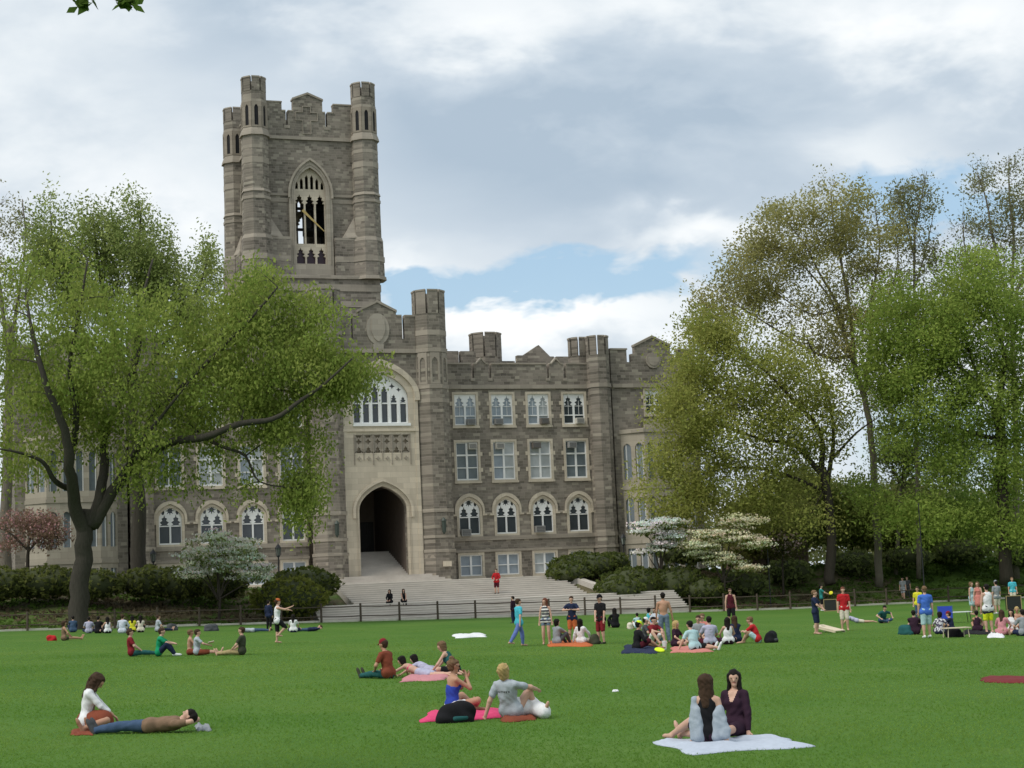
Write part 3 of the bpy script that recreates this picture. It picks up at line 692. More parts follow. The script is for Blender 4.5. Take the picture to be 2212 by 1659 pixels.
for k in range(4):
    mb.plate([(1.0, 33.5), (10.3, 33.5), (10.3, 48)] + [(10.2, 48.3)] + top + [(1.1, 48.3), (1.0, 48)], [opens], .35, 1.15, 0, tower_tf(k))
mb.box(TA-.95, TA+W+.95, TBk-.95, TBk+W+.95, 2.6, 33.55)
mb.box(TA+1, TA+W-1, TBk+1.2, TBk+W-1.2, 33.56, 37.2); mb.box(TA+.9, TA+W-.9, TBk+.9, TBk+W-.9, 47.2, 48.0)
tower = part(mb, 'tower', STONE)
st = MB()
for k in range(4):
    tf = tower_tf(k)
    def bx(u0, u1, w0, w1, z0, z1, st=None):
        st = st or globals()['st']; P = [tf(u, w, z) for z in (z0, z1) for u, w in ((u0, w0), (u1, w0), (u1, w1), (u0, w1))]; st.add(P, [(0,3,2,1),(4,5,6,7),(0,1,5,4),(1,2,6,5),(2,3,7,6),(3,0,4,7)])
    bx(.9, 10.4, .12, .352, 48.0, 48.32)
    for u0, u1 in ((.9, 3.3), (7.85, 10.4)):
        bx(u0, u1, .2, .352, 42.15, 42.4); bx(u0, u1, .27, .353, 41.5, 41.9)
    cp = MB(); cr = MB(); bc = MB(); cp.plate([(4.0, 52.2), (5.6, 52.83), (7.2, 52.2), (7.2, 52.4), (5.6, 53.05), (4.0, 52.4)], [], .25, 1.25, 0, tf)
    for u0, u1, z in ((1.1, 2.93, 51.853), (8.22, 10.2, 51.853), (2.88, 3.28, 50.953), (3.52, 4.06, 50.953), (7.14, 7.38, 50.953), (7.62, 8.22, 50.953)): bx(u0, u1, .28, 1.22, z, z+.14, cp)
    for u in (3.4, 7.5): bx(u-.3, u+.3, .28, .353, 49.2, 49.5, cp)
    # raised outline of a ringed cross
    cz = 50.6
    for u0, u1, z0, z1 in ((5.0, 5.06, 48.7, 50.1), (5.84, 5.9, 48.7, 50.1), (5.0, 5.9, 48.64, 48.698), (4.3, 5.0, 50.04, 50.1), (5.9, 6.6, 50.04, 50.1), (4.3, 4.36, 50.1, 50.9), (6.54, 6.6, 50.1, 50.9), (4.3, 5.05, 50.9, 50.96), (5.85, 6.6, 50.9, 50.96), (5.0, 5.06, 50.96, 51.5), (5.84, 5.9, 50.96, 51.5), (5.0, 5.9, 51.5, 51.56)): bx(u0, u1, .25, .352, z0, z1, cr)
    # pale broaches at the foot of the turrets
    for u0, u1 in ((1.15, 2.6), (10.15, 8.7)):
        P = [tf(u0, -.75, 37.8), tf(u1, -.3, 37.8), tf(u1, .36, 37.8), tf(u0, .36, 37.8), tf(u0, .2, 40.3)]; P = P
        bc.add(P, [(0, 1, 4), (1, 2, 4), (2, 3, 4), (3, 0, 4), (0, 3, 2, 1)] if u0 < u1 else [(1, 0, 4), (2, 1, 4), (3, 2, 4), (0, 3, 4), (0, 1, 2, 3)])
    cp.build('coping', PALE2, tower); cr.build('carved_cross', PALE2, tower); build_split(bc, 'broach', PALE2, tower)
    bx(-.98, W+.98, -1.15, -.952, 33.45, 33.8); bx(-.98, W+.98, -1.02, -.951, 32.2, 32.9); bx(-.98, W+.98, -1.02, -.951, 30.6, 31.2)
build_split(st, 'string_course', PALE2, tower)
# lower swelling of the tower faces between the turrets, with banding
for k in range(4):
    tf = tower_tf(k); los = [MB(), MB()]
    for z0, z1, w, mi in ((33.8, 35.3, -.42, 0), (35.3, 35.85, -.45, 1), (35.85, 37.55, -.36, 0), (37.55, 37.82, -.38, 1)):
        for u0, u1 in ((.5, 3.28), (7.87, W-.5)):
            lo = los[u0 < 3]
            P = [tf(u, ww, z) for z in (z0, z1) for u, ww in ((u0, w-.35), ((u0+u1)/2, w-.08), (u1, w), (u1, .349), (u0, .349))] if u0 < 3 else [tf(u, ww, z) for z in (z0, z1) for u, ww in ((u0, w), ((u0+u1)/2, w-.08), (u1, w-.35), (u1, .349), (u0, .349))]
            lo.add(P, [(0,1,6,5),(1,2,7,6),(2,3,8,7),(3,4,9,8),(4,0,5,9),(5,6,7,8,9),(4,3,2,1,0)], mi)
    for lo in los: lo.build('tower_base', [STONE, PALE2], tower)
# belfry windows: surround, tracery, sill panel, dark lower lights
for k in range(4):
    tf = tower_tf(k)
    sm = MB(); sm.plate(arch(5.55, 2.22, 33.85, 42.2, 45.95, 10), [arch(5.55, 1.58, 35.12, 42.67, 45.08, 10)], -.02 if True else 0, .345, 0, tf)
    ao = arch(5.55, 2.32, 41.9, 42.2, 46.08, 10); ai = arch(5.55, 2.12, 41.9, 42.2, 45.82, 10); sm.plate(ao[1:]+[ao[0]]+[ai[0]]+ai[:0:-1], [], -.22, -.022, 0, tf)
    ai = arch(5.55, 1.84, 35.1, 42.5, 45.4, 10); ao = arch(5.55, 1.92, 35.1, 42.5, 45.5, 10); sm.plate(ao[1:]+[ao[0]]+[ai[0]]+ai[:0:-1], [], -.1, -.021, 0, tf)
    bw = sm.build('belfry_window', pale_mat('belfry_stone_%d' % k, (.40, .355, .29)), tower)
    t_ = MB(); holes = []; lw = 3.2/3
    for i in range(3):
        c = 3.95+lw*(i+.5); h = lw/2-.085
        holes += [cusped(c, h, 35.25, 36.95), cusped(c, h, 37.3, 42.45)]
        for j in (-1, 1):
            cc = c+j*lw*.25; zt = 43.95+.95*(1-abs(cc-5.55)/1.5)-.28
            holes.append([(cc-.16, 42.95), (cc+.16, 42.95), (cc+.16, zt-.3), (cc, zt), (cc-.16, zt-.3)])
    t_.plate(arch(5.55, 1.62, 35.0, 42.67, 45.12, 10), holes, .5, .78, 0, tf); t_.build('tracery', PALE, bw)
    bk = MB(); bk.plate(rect(3.97, 7.13, 35.05, 37.2), [], .8, .84, 0, tf); bk.build('pane', plain('dusky_glass', (.035, .018, .03), .3), bw)
# bell frame and bells inside the belfry
bf = MB(); cx, cy = TA+W/2, TBk+W/2
for u in (-2.6, 0.9, 2.7): 
    bf.box(cx+u-.12, cx+u+.12, cy-2.6, cy-2.36, 37.2, 47.2); bf.box(cx+u-.12, cx+u+.12, cy+2.36, cy+2.6, 37.2, 47.2)
for z in (39.2, 41.4, 43.6): bf.box(cx-2.8, cx+2.8, cy-2.62, cy-2.34, z, z+.26)
for z in (39.8, 42.2): bf.box(cx+.8, cx+4.2, cy-1.5, cy+3.0, z, z+2.3)
bf.build('bell_frame', DARK, tower)
be = MB()
for x, z in ((-1.9, 40.6), (-2.2, 38.4), (-1.6, 42.6)):
    prof = [(.12, .0), (.34, -.08), (.42, -.45), (.5, -.75), (.66, -.95)]
    for (r0, z0), (r1, z1) in zip(prof, prof[1:]): be.octa(cx+x, cy-2.0, r1, r0, z+z1, z+z0, 12)
be.build('bell', LEAD, tower, True)
ck = MB(); tf = tower_tf(0); A, B_ = Vector(tf(4.75, .35, 40.75)), Vector(tf(6.95, .35, 38.6)); d = (B_-A).normalized(); n_ = Vector((d.z, 0, -d.x))
ck.add([A+n_*.14, A-n_*.14, B_-n_*.04, B_+n_*.04] + [p+Vector((0, .06, 0)) for p in (A+n_*.14, A-n_*.14, B_-n_*.04, B_+n_*.04)], [(0,1,2,3),(7,6,5,4),(0,4,5,1),(1,5,6,2),(2,6,7,3),(3,7,4,0)])
ck.build('clock_hand', plain('gilded_wood', (.45, .33, .12), .5, .2), tower)
for i, (x, y) in enumerate(((TA, TBk), (TA+W, TBk), (TA, TBk+W), (TA+W, TBk+W))):
    t_ = crenel_turret('tower_turret', x, y, 1.26, 47.5, 54.05, [(1.3, 1.3, 51.4, 51.65, 1), (1.5, 1.32, 48.25, 48.75, 1), (1.58, 1.5, 47.95, 48.25, 1), (1.36, 1.36, 42.2, 47.96, 0), (1.38, 1.38, 46.6, 46.95, 1), (1.39, 1.39, 45.1, 45.7, 1), (1.52, 1.4, 42.2, 42.5, 1),
        (1.46, 1.42, 37.6, 42.21, 0), (1.5, 1.5, 41.45, 41.75, 1), (1.62, 1.5, 37.45, 37.85, 1), (1.68, 1.6, 33.6, 37.46, 0), (1.72, 1.72, 35.3, 35.85, 1), (1.86, 1.8, 33.45, 33.8, 1)], 1.5)
    dk = MB(); pl_ = MB()
    for q in range(8):                                            # arcade round the drum, dark plates painted as the shade in its openings
        an = math.pi*2*q/8; ca, sa = math.cos(an), math.sin(an); r = 1.26*math.cos(math.pi/8)
        def tf2(u, w, z): return (x+ca*(r+.1-w)-sa*u, y+sa*(r+.1-w)+ca*u, z)
        pl_.plate(rect(-.5, .5, 48.76, 51.38), [arch(0, .2, 48.95, 50.7, 51.1, 6)], 0, .098, 0, tf2)
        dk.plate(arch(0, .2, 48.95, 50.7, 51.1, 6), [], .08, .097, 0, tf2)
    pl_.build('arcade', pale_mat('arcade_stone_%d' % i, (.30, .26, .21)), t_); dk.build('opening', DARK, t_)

# air conditioners sitting in the windows
acm = [plain('ac_cream', (.55, .53, .47), .5), plain('ac_grey', (.30, .30, .29), .5), plain('ac_brown', (.16, .14, .12), .5)]
def ac(a, z, m_, label, w=.74, h=.5):
    o = thing('air_conditioner', label, 'air conditioner', BF(a, 0, 0), TH, 'window air conditioners')
    b = MB(); b.box(-w/2, w/2, -.42, .1, z, z+h); b.build('case', acm[m_], o)
    g = MB(); g.box(-w/2+.06, w/2-.06, -.435, -.42-.001, z+.05, z+h-.05)
    g.build('grille', plain('ac_grille', (.12, .12, .12), .6), o)
    s_ = MB()
    for i in range(4): zz = z+.09+i*(h-.2)/3; s_.box(-w/2+.07, w/2-.07, -.45, -.436, zz, zz+.025)
    s_.build('louvre', acm[m_], o)
rows = ('first', 'second', 'third', 'fourth')
for i, (dx, m_) in enumerate(((.42, 1), (-.42, 1), (.45, 2), (.42, 0))):
    ac(WR[i]+dx, 16.14, m_, 'air conditioner low in the top-floor window, %s from the entrance turret' % rows[i])
for i, (dx, m_) in enumerate(((.45, 0), (-.42, 0), (-.42, 2), (-.42, 1))):
    ac(WR[i]+dx, 14.0, m_, 'air conditioner high in the middle-floor window, %s from the entrance turret' % rows[i])
ac(WR[0]-.45, 6.5, 1, 'grey air conditioner on the sill of the pointed window nearest the entrance', .85, .6); ac(WR[2]-.42, 6.62, 1, 'grey air conditioner on the sill of the third pointed window from the entrance', .85, .58)
# ------------------------------------------------------------------ vegetation
def bez(p0, p1, lift, rnd, n=5):
    p0, p1 = Vector(p0), Vector(p1); L_ = (p1-p0).length
    mid = (p0+p1)/2 + Vector((rnd.uniform(-.12, .12)*L_, rnd.uniform(-.12, .12)*L_, lift*L_))
    return [p0*(1-t)**2 + mid*(2*t*(1-t)) + p1*t*t for t in [i/(n-1) for i in range(n)]]
def leaf_cloud(centres, spread, per, size, tints, seed, squash=(1, 1, 1), elong=1.7, hang=0.0):
    """many small leaf quads scattered round the given centres"""
    g = np.random.default_rng(seed); C = np.repeat(np.asarray(centres, float), per, 0); n = len(C)
    P = C + np.clip(g.normal(size=(n, 3)), -1.7, 1.7)*np.asarray(squash)*np.repeat(np.asarray(spread, float).reshape(-1, 1) if hasattr(spread, '__len__') else np.full((len(centres), 1), spread), per, 0)
    if hang: P[:, 2] -= np.abs(g.normal(size=n))*hang
    u = g.normal(size=(n, 3)); 
    if hang: u[:, 2] *= 2.2
    u /= np.linalg.norm(u, axis=1, keepdims=True)
    w = g.normal(size=(n, 3)); v = np.cross(u, w); v /= np.linalg.norm(v, axis=1, keepdims=True)
    s = size*g.uniform(.6, 1.4, (n, 1)); u = u*s*elong*.5; v = v*s*.5
    V = np.stack([P-u, P+v*.9-u*.1, P+u, P-v*.9-u*.1], 1).reshape(-1, 3)
    T = np.repeat(np.asarray(tints, float), per, 0)*g.uniform(.86, 1.16, (n, 1)); T = np.repeat(T, 4, 0)
    Fq = np.arange(4*n).reshape(n, 4)
    return V, Fq, np.clip(T, 0, 1)
def lerp3(a, b, t): return [a[i]+(b[i]-a[i])*t for i in range(3)]
def tree(name, label, base, limbs, blobs, nsec, ncl, per, lsize, spread, c0, c1, seed, cat='tree', bark=None, hang=0., r_sec=.07, r_twig=.016, petals=None, elong=1.7, shell=.5, group=None, squash=(1, 1, .8), lift=.12, bare=0, thin=.75, clump=1.7):
    rnd = random.Random(seed); root = thing(name, label, cat, base, 0, group); b0 = Vector(base)
    tb = MB(); sk = []; skr = []
    for pts, r0, r1 in limbs:                                   # main limbs, smoothed and tapering
        P = [Vector(p) for p in pts]; S = []
        for i in range(len(P)-1):
            a = P[max(i-1, 0)]; b = P[i]; c = P[i+1]; d = P[min(i+2, len(P)-1)]
            for j in range(4):
                t = j/4; S.append(.5*((2*b)+(c-a)*t+(2*a-5*b+4*c-d)*t*t+(3*b-a-3*c+d)*t*t*t))
        S.append(P[-1]); n = len(S); rad = [r0+(r1-r0)*(i/(n-1))**.8 for i in range(n)]
        jit = [p + Vector((rnd.uniform(-1, 1), rnd.uniform(-1, 1), 0))*rad[i]*.18 for i, p in enumerate(S)]
        tb.tube([p-b0 for p in jit], rad, 9)
        for p, r in zip(jit, rad):
            if r < .62*max(l[1] for l in limbs) : sk.append(p); skr.append(r)
    def sample(k):
        out = []
        tot = sum(b[2] for b in blobs)
        while len(out) < k:
            q = rnd.uniform(0, tot)
            for c, rr_, w in blobs:
                q -= w
                if q <= 0: break
            d = Vector((rnd.gauss(0, 1), rnd.gauss(0, 1), rnd.gauss(0, 1))).normalized()*rnd.uniform(shell**3 if rnd.random() < .35 else shell, 1)**.5 * (1+.12*rnd.gauss(0, 1))
            p = Vector((c[0]+d.x*rr_[0], c[1]+d.y*rr_[1], c[2]+d.z*rr_[2])); e = 1/clump
            nz = math.sin(p.x*e*1.9+seed+1.3*math.sin(p.z*e*1.1))*math.sin(p.z*e*2.3+seed*2+1.1*math.sin(p.y*e))+.6*math.sin(p.x*e*4.1+p.y*e*2.7)*math.sin(p.z*e*4.7+p.y*e)
            if thin and rnd.random() > .62+thin*nz: continue
            out.append(p)
        return out
    def nearest(p, arr):
        D = arr - np.array(p); k = (D**2).sum(1)**.5 + np.maximum(arr[:, 2]-p[2], 0)*.9
        return int(k.argmin())
    arr = np.array([tuple(p) for p in sk])
    sec = sample(nsec); sec.sort(key=lambda p: min((arr-np.array(p))**2 @ np.ones(3)))
    new = []
    for p in sec:
        i = nearest(p, arr); B = bez(sk[i], p, lift, rnd, 6); r = min(skr[i]*.7, r_sec*(.6+.12*(p-sk[i]).length))
        tb.tube([q-b0 for q in B], [r*(1-.8*t/5) for t in range(6)], 5, cap=False)
        sk += B[1:]; skr += [r*(1-.8*t/5) for t in range(1, 6)]; arr = np.vstack([arr, np.array([tuple(q) for q in B[1:]])])
    cl = sample(ncl); cen = []; tint = []
    for q_, p in enumerate(cl):
        i = nearest(p, arr); B = bez(sk[i], p, lift*.6 if not hang else .25, rnd, 4); r = min(skr[i]*.7, r_twig)
        tb.tube([q-b0 for q in B], [r, r*.8, r*.6, r*.3], 3, cap=False)
        if rnd.random() < bare: 
            for _ in range(5): tb.tube([B[2]-b0, B[3]-b0+Vector((rnd.gauss(0, .5), rnd.gauss(0, .5), rnd.gauss(.35, .4)))], [r*.6, r*.25], 3, cap=False)
            continue
        t = rnd.random(); k = rnd.uniform(.8, 1.2)
        for w in ((1.0, 0), (.72, 1)):
            cen.append(tuple(B[3-w[1]]-b0)); tint.append([x*k for x in lerp3(c0, c1, t)])
    tb.build('trunk', bark or BARK, root, True)
    V, Fq, T = leaf_cloud(cen, spread, int(per), lsize, tint, seed, squash, elong, hang)
    quads_mesh('crown', V, Fq, LEAF, root, T)
    if petals:
        V, Fq, T = leaf_cloud([tuple(Vector(c)+Vector((0, 0, .12))) for c in cen], spread*1.05, int(petals[0]), petals[1], [[petals[2][i]*rnd.uniform(.85, 1.1) for i in range(3)] for _ in cen], seed+5, (1, 1, petals[3]), 1.1)
        quads_mesh('blossom', V, Fq, PETAL, root, T)
    return root
def A(y, *pp): return [tuple(at(px, py, y+(dz[0] if dz else 0))) for px, py, *dz in pp]
def blob(px, py, y, rx, ry, rd, w=1):                              # radii in the photo's units at depth y
    k = y/F; return (tuple(at(px, py, y)), (rx*k, rd, ry*k), w)
def gz(p): a, b = ab(p[0], p[1]); return bank_z(max(-60, min(70, a)), b) if b > FB else lawn_z(p[0])

# big spreading elm on the left
Y = 103.5; b0 = at(168, 1370, Y); b0.z = gz(b0)-.1
limbs = [(A(Y, (168, 1378), (172, 1290), (178, 1210), (185, 1150), (190, 1100)), 0.66, .46),
         (A(Y, (183, 1160), (162, 1090, -1), (150, 1010, -3), (140, 930, -4), (100, 830, -5), (75, 740, -5), (55, 640, -4)), .50, .07),
         (A(Y, (160, 1060, 0), (120, 1040, -2), (95, 1000, -3), (50, 980, -4), (0, 970, -5)), .22, .05),
         (A(Y, (195, 1140), (215, 1080), (225, 1010, 1), (228, 940, 2), (262, 860, 3), (300, 760, 4), (305, 660, 4), (330, 560, 5)), .42, .06),
         (A(Y, (200, 1135), (245, 1060), (290, 1000), (370, 955, -2), (440, 945, -4), (520, 915, -5), (590, 905, -5), (650, 865, -5), (700, 830, -5), (760, 775, -5)), .42, .05),
         (A(Y, (300, 995), (330, 900, 2), (400, 830, -3), (470, 760, -4), (540, 690, -4), (600, 620, -4)), .24, .05),
         (A(Y, (150, 1000), (165, 900, -2), (150, 800, -3), (170, 680, -3), (190, 560, -3)), .26, .05),
         (A(Y, (440, 945), (480, 965, -2), (530, 985, -2), (560, 1040, -2), (640, 1055, -3)), .15, .03),
         (A(Y, (270, 1020), (300, 960, -3), (345, 905, -4), (380, 860, -5), (430, 800, -5)), .2, .04),
         (A(Y, (520, 915), (600, 820, 1), (640, 740, 1), (680, 690, 1)), .14, .03)]
blobs = [blob(110, 700, Y, 160, 190, 6, 1.1), blob(300, 760, Y, 190, 170, 7, 1.5), blob(500, 790, Y, 180, 150, 6.5, 1.5), blob(610, 760, Y, 150, 150, 6, 1.3), blob(690, 800, Y, 90, 70, 3.5, .35),
         blob(45, 900, Y, 120, 140, 5.5, .7), blob(380, 940, Y, 150, 90, 5, .4), blob(640, 970, Y-1, 65, 150, 3, .42), blob(560, 900, Y-1, 130, 60, 4, .25), blob(560, 650, Y, 90, 85, 4, .5), blob(330, 1030, Y, 90, 45, 3, .12), blob(560, 1030, Y-1, 60, 60, 2.5, .1), blob(660, 1060, Y-2, 45, 70, 2, .18), blob(760, 790, Y, 70, 45, 2.5, .18), blob(200, 870, Y, 120, 110, 5, .5)]
tree('elm_tree', 'big spreading elm with forked trunk and drooping fresh green leaves, left of the entrance', b0, limbs, blobs, 130, 1150, 40, .14, .62, (.19, .265, .055), (.34, .39, .10), 11, thin=1., hang=.6, r_sec=.08, r_twig=.02)
# taller feathery tree behind it
Y = 116; b0 = at(330, 1260, Y); b0.z = gz(b0)-.1
limbs = [(A(Y, (300, 1275), (300, 1100), (290, 950), (285, 800)), .6, .3), (A(Y, (288, 850), (240, 700), (215, 580), (200, 470)), .26, .04), (A(Y, (286, 820), (300, 680), (300, 550), (305, 450)), .26, .04), (A(Y, (286, 850), (370, 720), (430, 620), (455, 530)), .22, .04), (A(Y, (290, 880), (180, 720), (120, 560), (110, 460)), .24, .04)]
tree('poplar_tree', 'tall tree with upright feathery twigs rising behind the elm at the far left', b0, limbs,
     [blob(290, 560, Y, 75, 140, 4, 1.3), blob(190, 570, Y, 70, 130, 4, 1.), blob(110, 580, Y, 60, 130, 4, .9), blob(430, 620, Y, 55, 110, 3.5, .8), blob(360, 640, Y, 60, 120, 3.5, .6)], 90, 720, 34, .13, .5, (.2, .265, .075), (.34, .385, .14), 12, r_sec=.06, squash=(.7, .7, 1.5), lift=-.1, shell=.3)
Y = 122; b0 = at(20, 1260, Y); b0.z = gz(b0)-.1
limbs = [(A(Y, (10, 1275), (15, 1050), (20, 850), (18, 700)), .5, .22), (A(Y, (18, 780), (40, 640), (55, 520), (48, 430)), .18, .03), (A(Y, (18, 760), (0, 620), (-15, 500), (-5, 400)), .18, .03), (A(Y, (18, 830), (70, 760), (110, 720), (130, 650)), .14, .03)]
tree('bare_tree', 'thin budding tree with mostly bare twigs at the left edge of the picture', b0, limbs, [blob(20, 560, Y, 70, 160, 4, 1), blob(-20, 700, Y, 80, 160, 4, .7)], 70, 340, 12, .13, .5, (.18, .19, .09), (.26, .25, .13), 13, bark=BARKL, bare=.5, r_sec=.06, r_twig=.03, lift=-.1)

# ---- right hand trees
def rb(px, py, Y): p = at(px, py, Y); p.z = gz(p)-.15; return p
Y = 128
b0 = rb(1898, 1250, Y)
limbs = [(A(Y, (1900, 1268), (1895, 1150), (1888, 1030), (1880, 930), (1868, 860), (1845, 790)), .32, .2),
         (A(Y, (1850, 800), (1825, 725), (1810, 660), (1770, 590), (1740, 530), (1700, 480)), .2, .03), (A(Y, (1848, 795), (1815, 700), (1790, 640), (1720, 560), (1650, 520)), .16, .03),
         (A(Y, (1845, 790), (1838, 690), (1820, 580), (1800, 480), (1795, 410)), .2, .03), (A(Y, (1866, 850), (1880, 740), (1885, 640), (1900, 540), (1890, 450)), .2, .03),
         (A(Y, (1840, 770), (1780, 770), (1690, 720), (1610, 670), (1560, 640)), .15, .03), (A(Y, (1880, 700), (1920, 640), (1940, 560), (1930, 480)), .12, .03), (A(Y, (1812, 665), (1760, 680), (1700, 650), (1640, 600)), .1, .03)]
tree('maple_tree', 'tall slender tree with open olive crown and pale trunk, right of the hall', b0, limbs,
     [blob(1800, 470, Y, 95, 90, 4, 1.2), blob(1690, 510, Y, 95, 75, 4, 1.2), blob(1640, 590, Y, 95, 75, 4, 1.), blob(1750, 600, Y, 120, 90, 4, .9), blob(1880, 520, Y, 80, 110, 4, 1.), blob(1590, 650, Y, 95, 60, 3.5, .9), blob(1540, 700, Y, 50, 40, 3, .35), blob(1880, 680, Y, 80, 110, 4, .8), blob(1830, 740, Y, 90, 80, 4, .6), blob(1760, 700, Y, 90, 60, 4, .6), blob(1900, 830, Y+2, 60, 90, 4, .5)],
     130, 1150, 24, .13, .52, (.27, .27, .105), (.40, .37, .15), 21, bark=BARKL, r_sec=.06, r_twig=.026, shell=.45, bare=.12)
Y = 124; b0 = rb(1790, 1240, Y)
limbs = [(A(Y, (1792, 1262), (1795, 1180), (1790, 1090), (1775, 1010)), .42, .3), (A(Y, (1778, 1030), (1720, 965), (1650, 950), (1560, 920), (1490, 900)), .24, .04), (A(Y, (1775, 1010), (1770, 930), (1700, 850), (1640, 790), (1560, 740)), .24, .04),
         (A(Y, (1785, 1050), (1800, 960), (1795, 880), (1770, 800), (1740, 720)), .2, .04), (A(Y, (1780, 1060), (1680, 1020), (1580, 1010), (1500, 1030)), .16, .03), (A(Y, (1790, 1000, 2), (1850, 935, 2), (1900, 900, 2)), .14, .03)]
tree('oak_tree', 'dense low olive-green tree spreading in front of the right end of the hall', b0, limbs,
     [blob(1530, 780, Y, 95, 85, 4.5, 1.1), blob(1630, 800, Y, 130, 90, 5, 1.3), blob(1500, 900, Y, 90, 95, 4.5, 1.1), blob(1600, 930, Y, 150, 100, 5, 1.6), blob(1720, 870, Y, 100, 110, 5, 1.1), blob(1470, 1020, Y, 80, 70, 4, .7), blob(1590, 1050, Y, 130, 70, 4.5, .9), blob(1540, 700, Y, 70, 50, 3.5, .4), blob(1700, 1020, Y, 80, 80, 4, .5), blob(1440, 880, Y, 45, 90, 3.5, .2), blob(1420, 1060, Y, 60, 75, 3.5, .3), blob(1790, 900, Y, 70, 90, 4, .5), blob(1480, 1105, Y, 75, 45, 3.5, .35), blob(1640, 1110, Y, 90, 45, 3.5, .4), blob(1740, 1130, Y, 60, 50, 3.5, .25)],
     140, 1050, 32, .14, .68, (.26, .295, .075), (.41, .41, .12), 22, thin=1.1, clump=1.5, bark=BARKD, r_sec=.07, shell=.35)
for q, (px, py) in enumerate(((1700, 965), (1770, 1010))):           # dark leafy clumps on its limbs
    pass
Y = 121; b0 = rb(2168, 1240, Y)
limbs = [(A(Y, (2172, 1262), (2170, 1150), (2165, 1030), (2160, 930), (2150, 870)), .5, .34), (A(Y, (2152, 880), (2110, 830), (2060, 780), (2010, 740), (1960, 710)), .26, .04), (A(Y, (2155, 880), (2170, 780), (2150, 680), (2140, 600)), .26, .04),
         (A(Y, (2158, 900), (2220, 820), (2260, 740), (2300, 650)), .26, .04), (A(Y, (2160, 950), (2080, 930), (2000, 900), (1950, 870)), .18, .03), (A(Y, (2160, 960), (2240, 940), (2320, 900)), .18, .03), (A(Y, (2120, 840), (2080, 720), (2040, 640)), .14, .03)]
tree('linden_tree', 'broad bright green tree with dark trunk on the mound at the right edge', b0, limbs,
     [blob(2010, 720, Y, 90, 90, 5, 1.1), blob(2110, 700, Y, 110, 100, 5, 1.3), blob(2220, 720, Y, 120, 120, 5, 1.3), blob(2020, 850, Y, 100, 90, 5, 1.1), blob(2140, 880, Y, 120, 100, 5, 1.1), blob(2250, 900, Y, 110, 110, 5, .9), blob(1940, 800, Y, 55, 60, 4, .4), blob(2080, 1000, Y, 130, 55, 4, .6), blob(1930, 690, Y, 75, 90, 4, .8), blob(1910, 810, Y, 60, 80, 4, .5), blob(1960, 940, Y, 70, 60, 4, .35), blob(2110, 600, Y, 100, 60, 4, .6), blob(2210, 1040, Y, 90, 70, 4, .6), blob(1990, 1115, Y, 75, 55, 3.5, .4), blob(2090, 1130, Y, 80, 55, 3.5, .4), blob(2220, 1150, Y, 70, 60, 3.5, .4), blob(1900, 1080, Y+3, 60, 65, 3.5, .3)],
     130, 1350, 36, .14, .65, (.2, .285, .06), (.35, .42, .10), 23, thin=1.05, clump=1.6, bark=BARKD, r_sec=.07, shell=.35)
Y = 132; b0 = rb(2190, 1235, Y)
limbs = [(A(Y, (2195, 1250), (2196, 1000), (2190, 800), (2185, 640)), .3, .16), (A(Y, (2186, 680), (2150, 540), (2130, 430), (2110, 370)), .15, .03), (A(Y, (2185, 640), (2190, 520), (2180, 420), (2180, 340)), .15, .03), (A(Y, (2186, 660), (2225, 540), (2240, 430), (2235, 350)), .15, .03), (A(Y, (2188, 720), (2110, 620), (2085, 540), (2080, 470)), .13, .03)]
tree('bare_tree', 'tall grey twiggy tree, hardly in leaf, topmost in the right corner', b0, limbs, [blob(2160, 430, Y, 75, 90, 4, 1), blob(2230, 430, Y, 75, 90, 4, .8), blob(2110, 530, Y, 60, 90, 4, .7), blob(2190, 580, Y, 90, 90, 4, .8), blob(2080, 620, Y, 60, 70, 4, .5)], 120, 760, 14, .13, .55, (.18, .185, .09), (.25, .25, .12), 24, bark=BARKL, bare=.5, r_sec=.07, r_twig=.034, lift=-.12)
Y = 130; b0 = rb(1985, 1235, Y)
limbs = [(A(Y, (1985, 1250), (1982, 1050), (1978, 850), (1975, 650), (1976, 500)), .2, .08), (A(Y, (1976, 560), (1955, 470), (1940, 420)), .08, .025), (A(Y, (1976, 500), (1990, 430), (2002, 370)), .08, .025), (A(Y, (1977, 620), (2000, 540), (2015, 470)), .08, .025), (A(Y, (1978, 720), (1950, 640), (1935, 580)), .08, .025)]
tree('slender_tree', 'slim bare tree with one straight stem, between the olive crown and the corner', b0, limbs, [blob(1975, 440, Y, 50, 65, 2.5, 1), blob(1985, 560, Y, 55, 90, 2.5, .9), blob(1960, 680, Y, 55, 80, 2.5, .6)], 70, 420, 15, .13, .5, (.17, .18, .08), (.25, .25, .11), 25, bark=BARKL, bare=.45, r_sec=.06, r_twig=.03, lift=-.15)
Y = 133; b0 = rb(1930, 1230, Y)
limbs = [(A(Y, (1935, 1245), (1940, 1150), (1945, 1060), (1960, 980)), .18, .1), (A(Y, (1945, 1060), (2010, 1000), (2080, 970)), .1, .03), (A(Y, (1950, 1020), (2000, 930), (2040, 890)), .1, .03), (A(Y, (1945, 1050), (1925, 990), (1930, 930)), .1, .03)]
tree('birch_tree', 'thin pale green tree with lacy leaves in the bright gap at right', b0, limbs, [blob(2000, 1000, Y, 90, 70, 3, 1), blob(2070, 960, Y, 70, 60, 3, .7), blob(1930, 960, Y, 50, 60, 3, .5)], 60, 330, 20, .13, .5, (.17, .22, .07), (.27, .31, .11), 26, bark=BARKL, r_sec=.05, r_twig=.024)
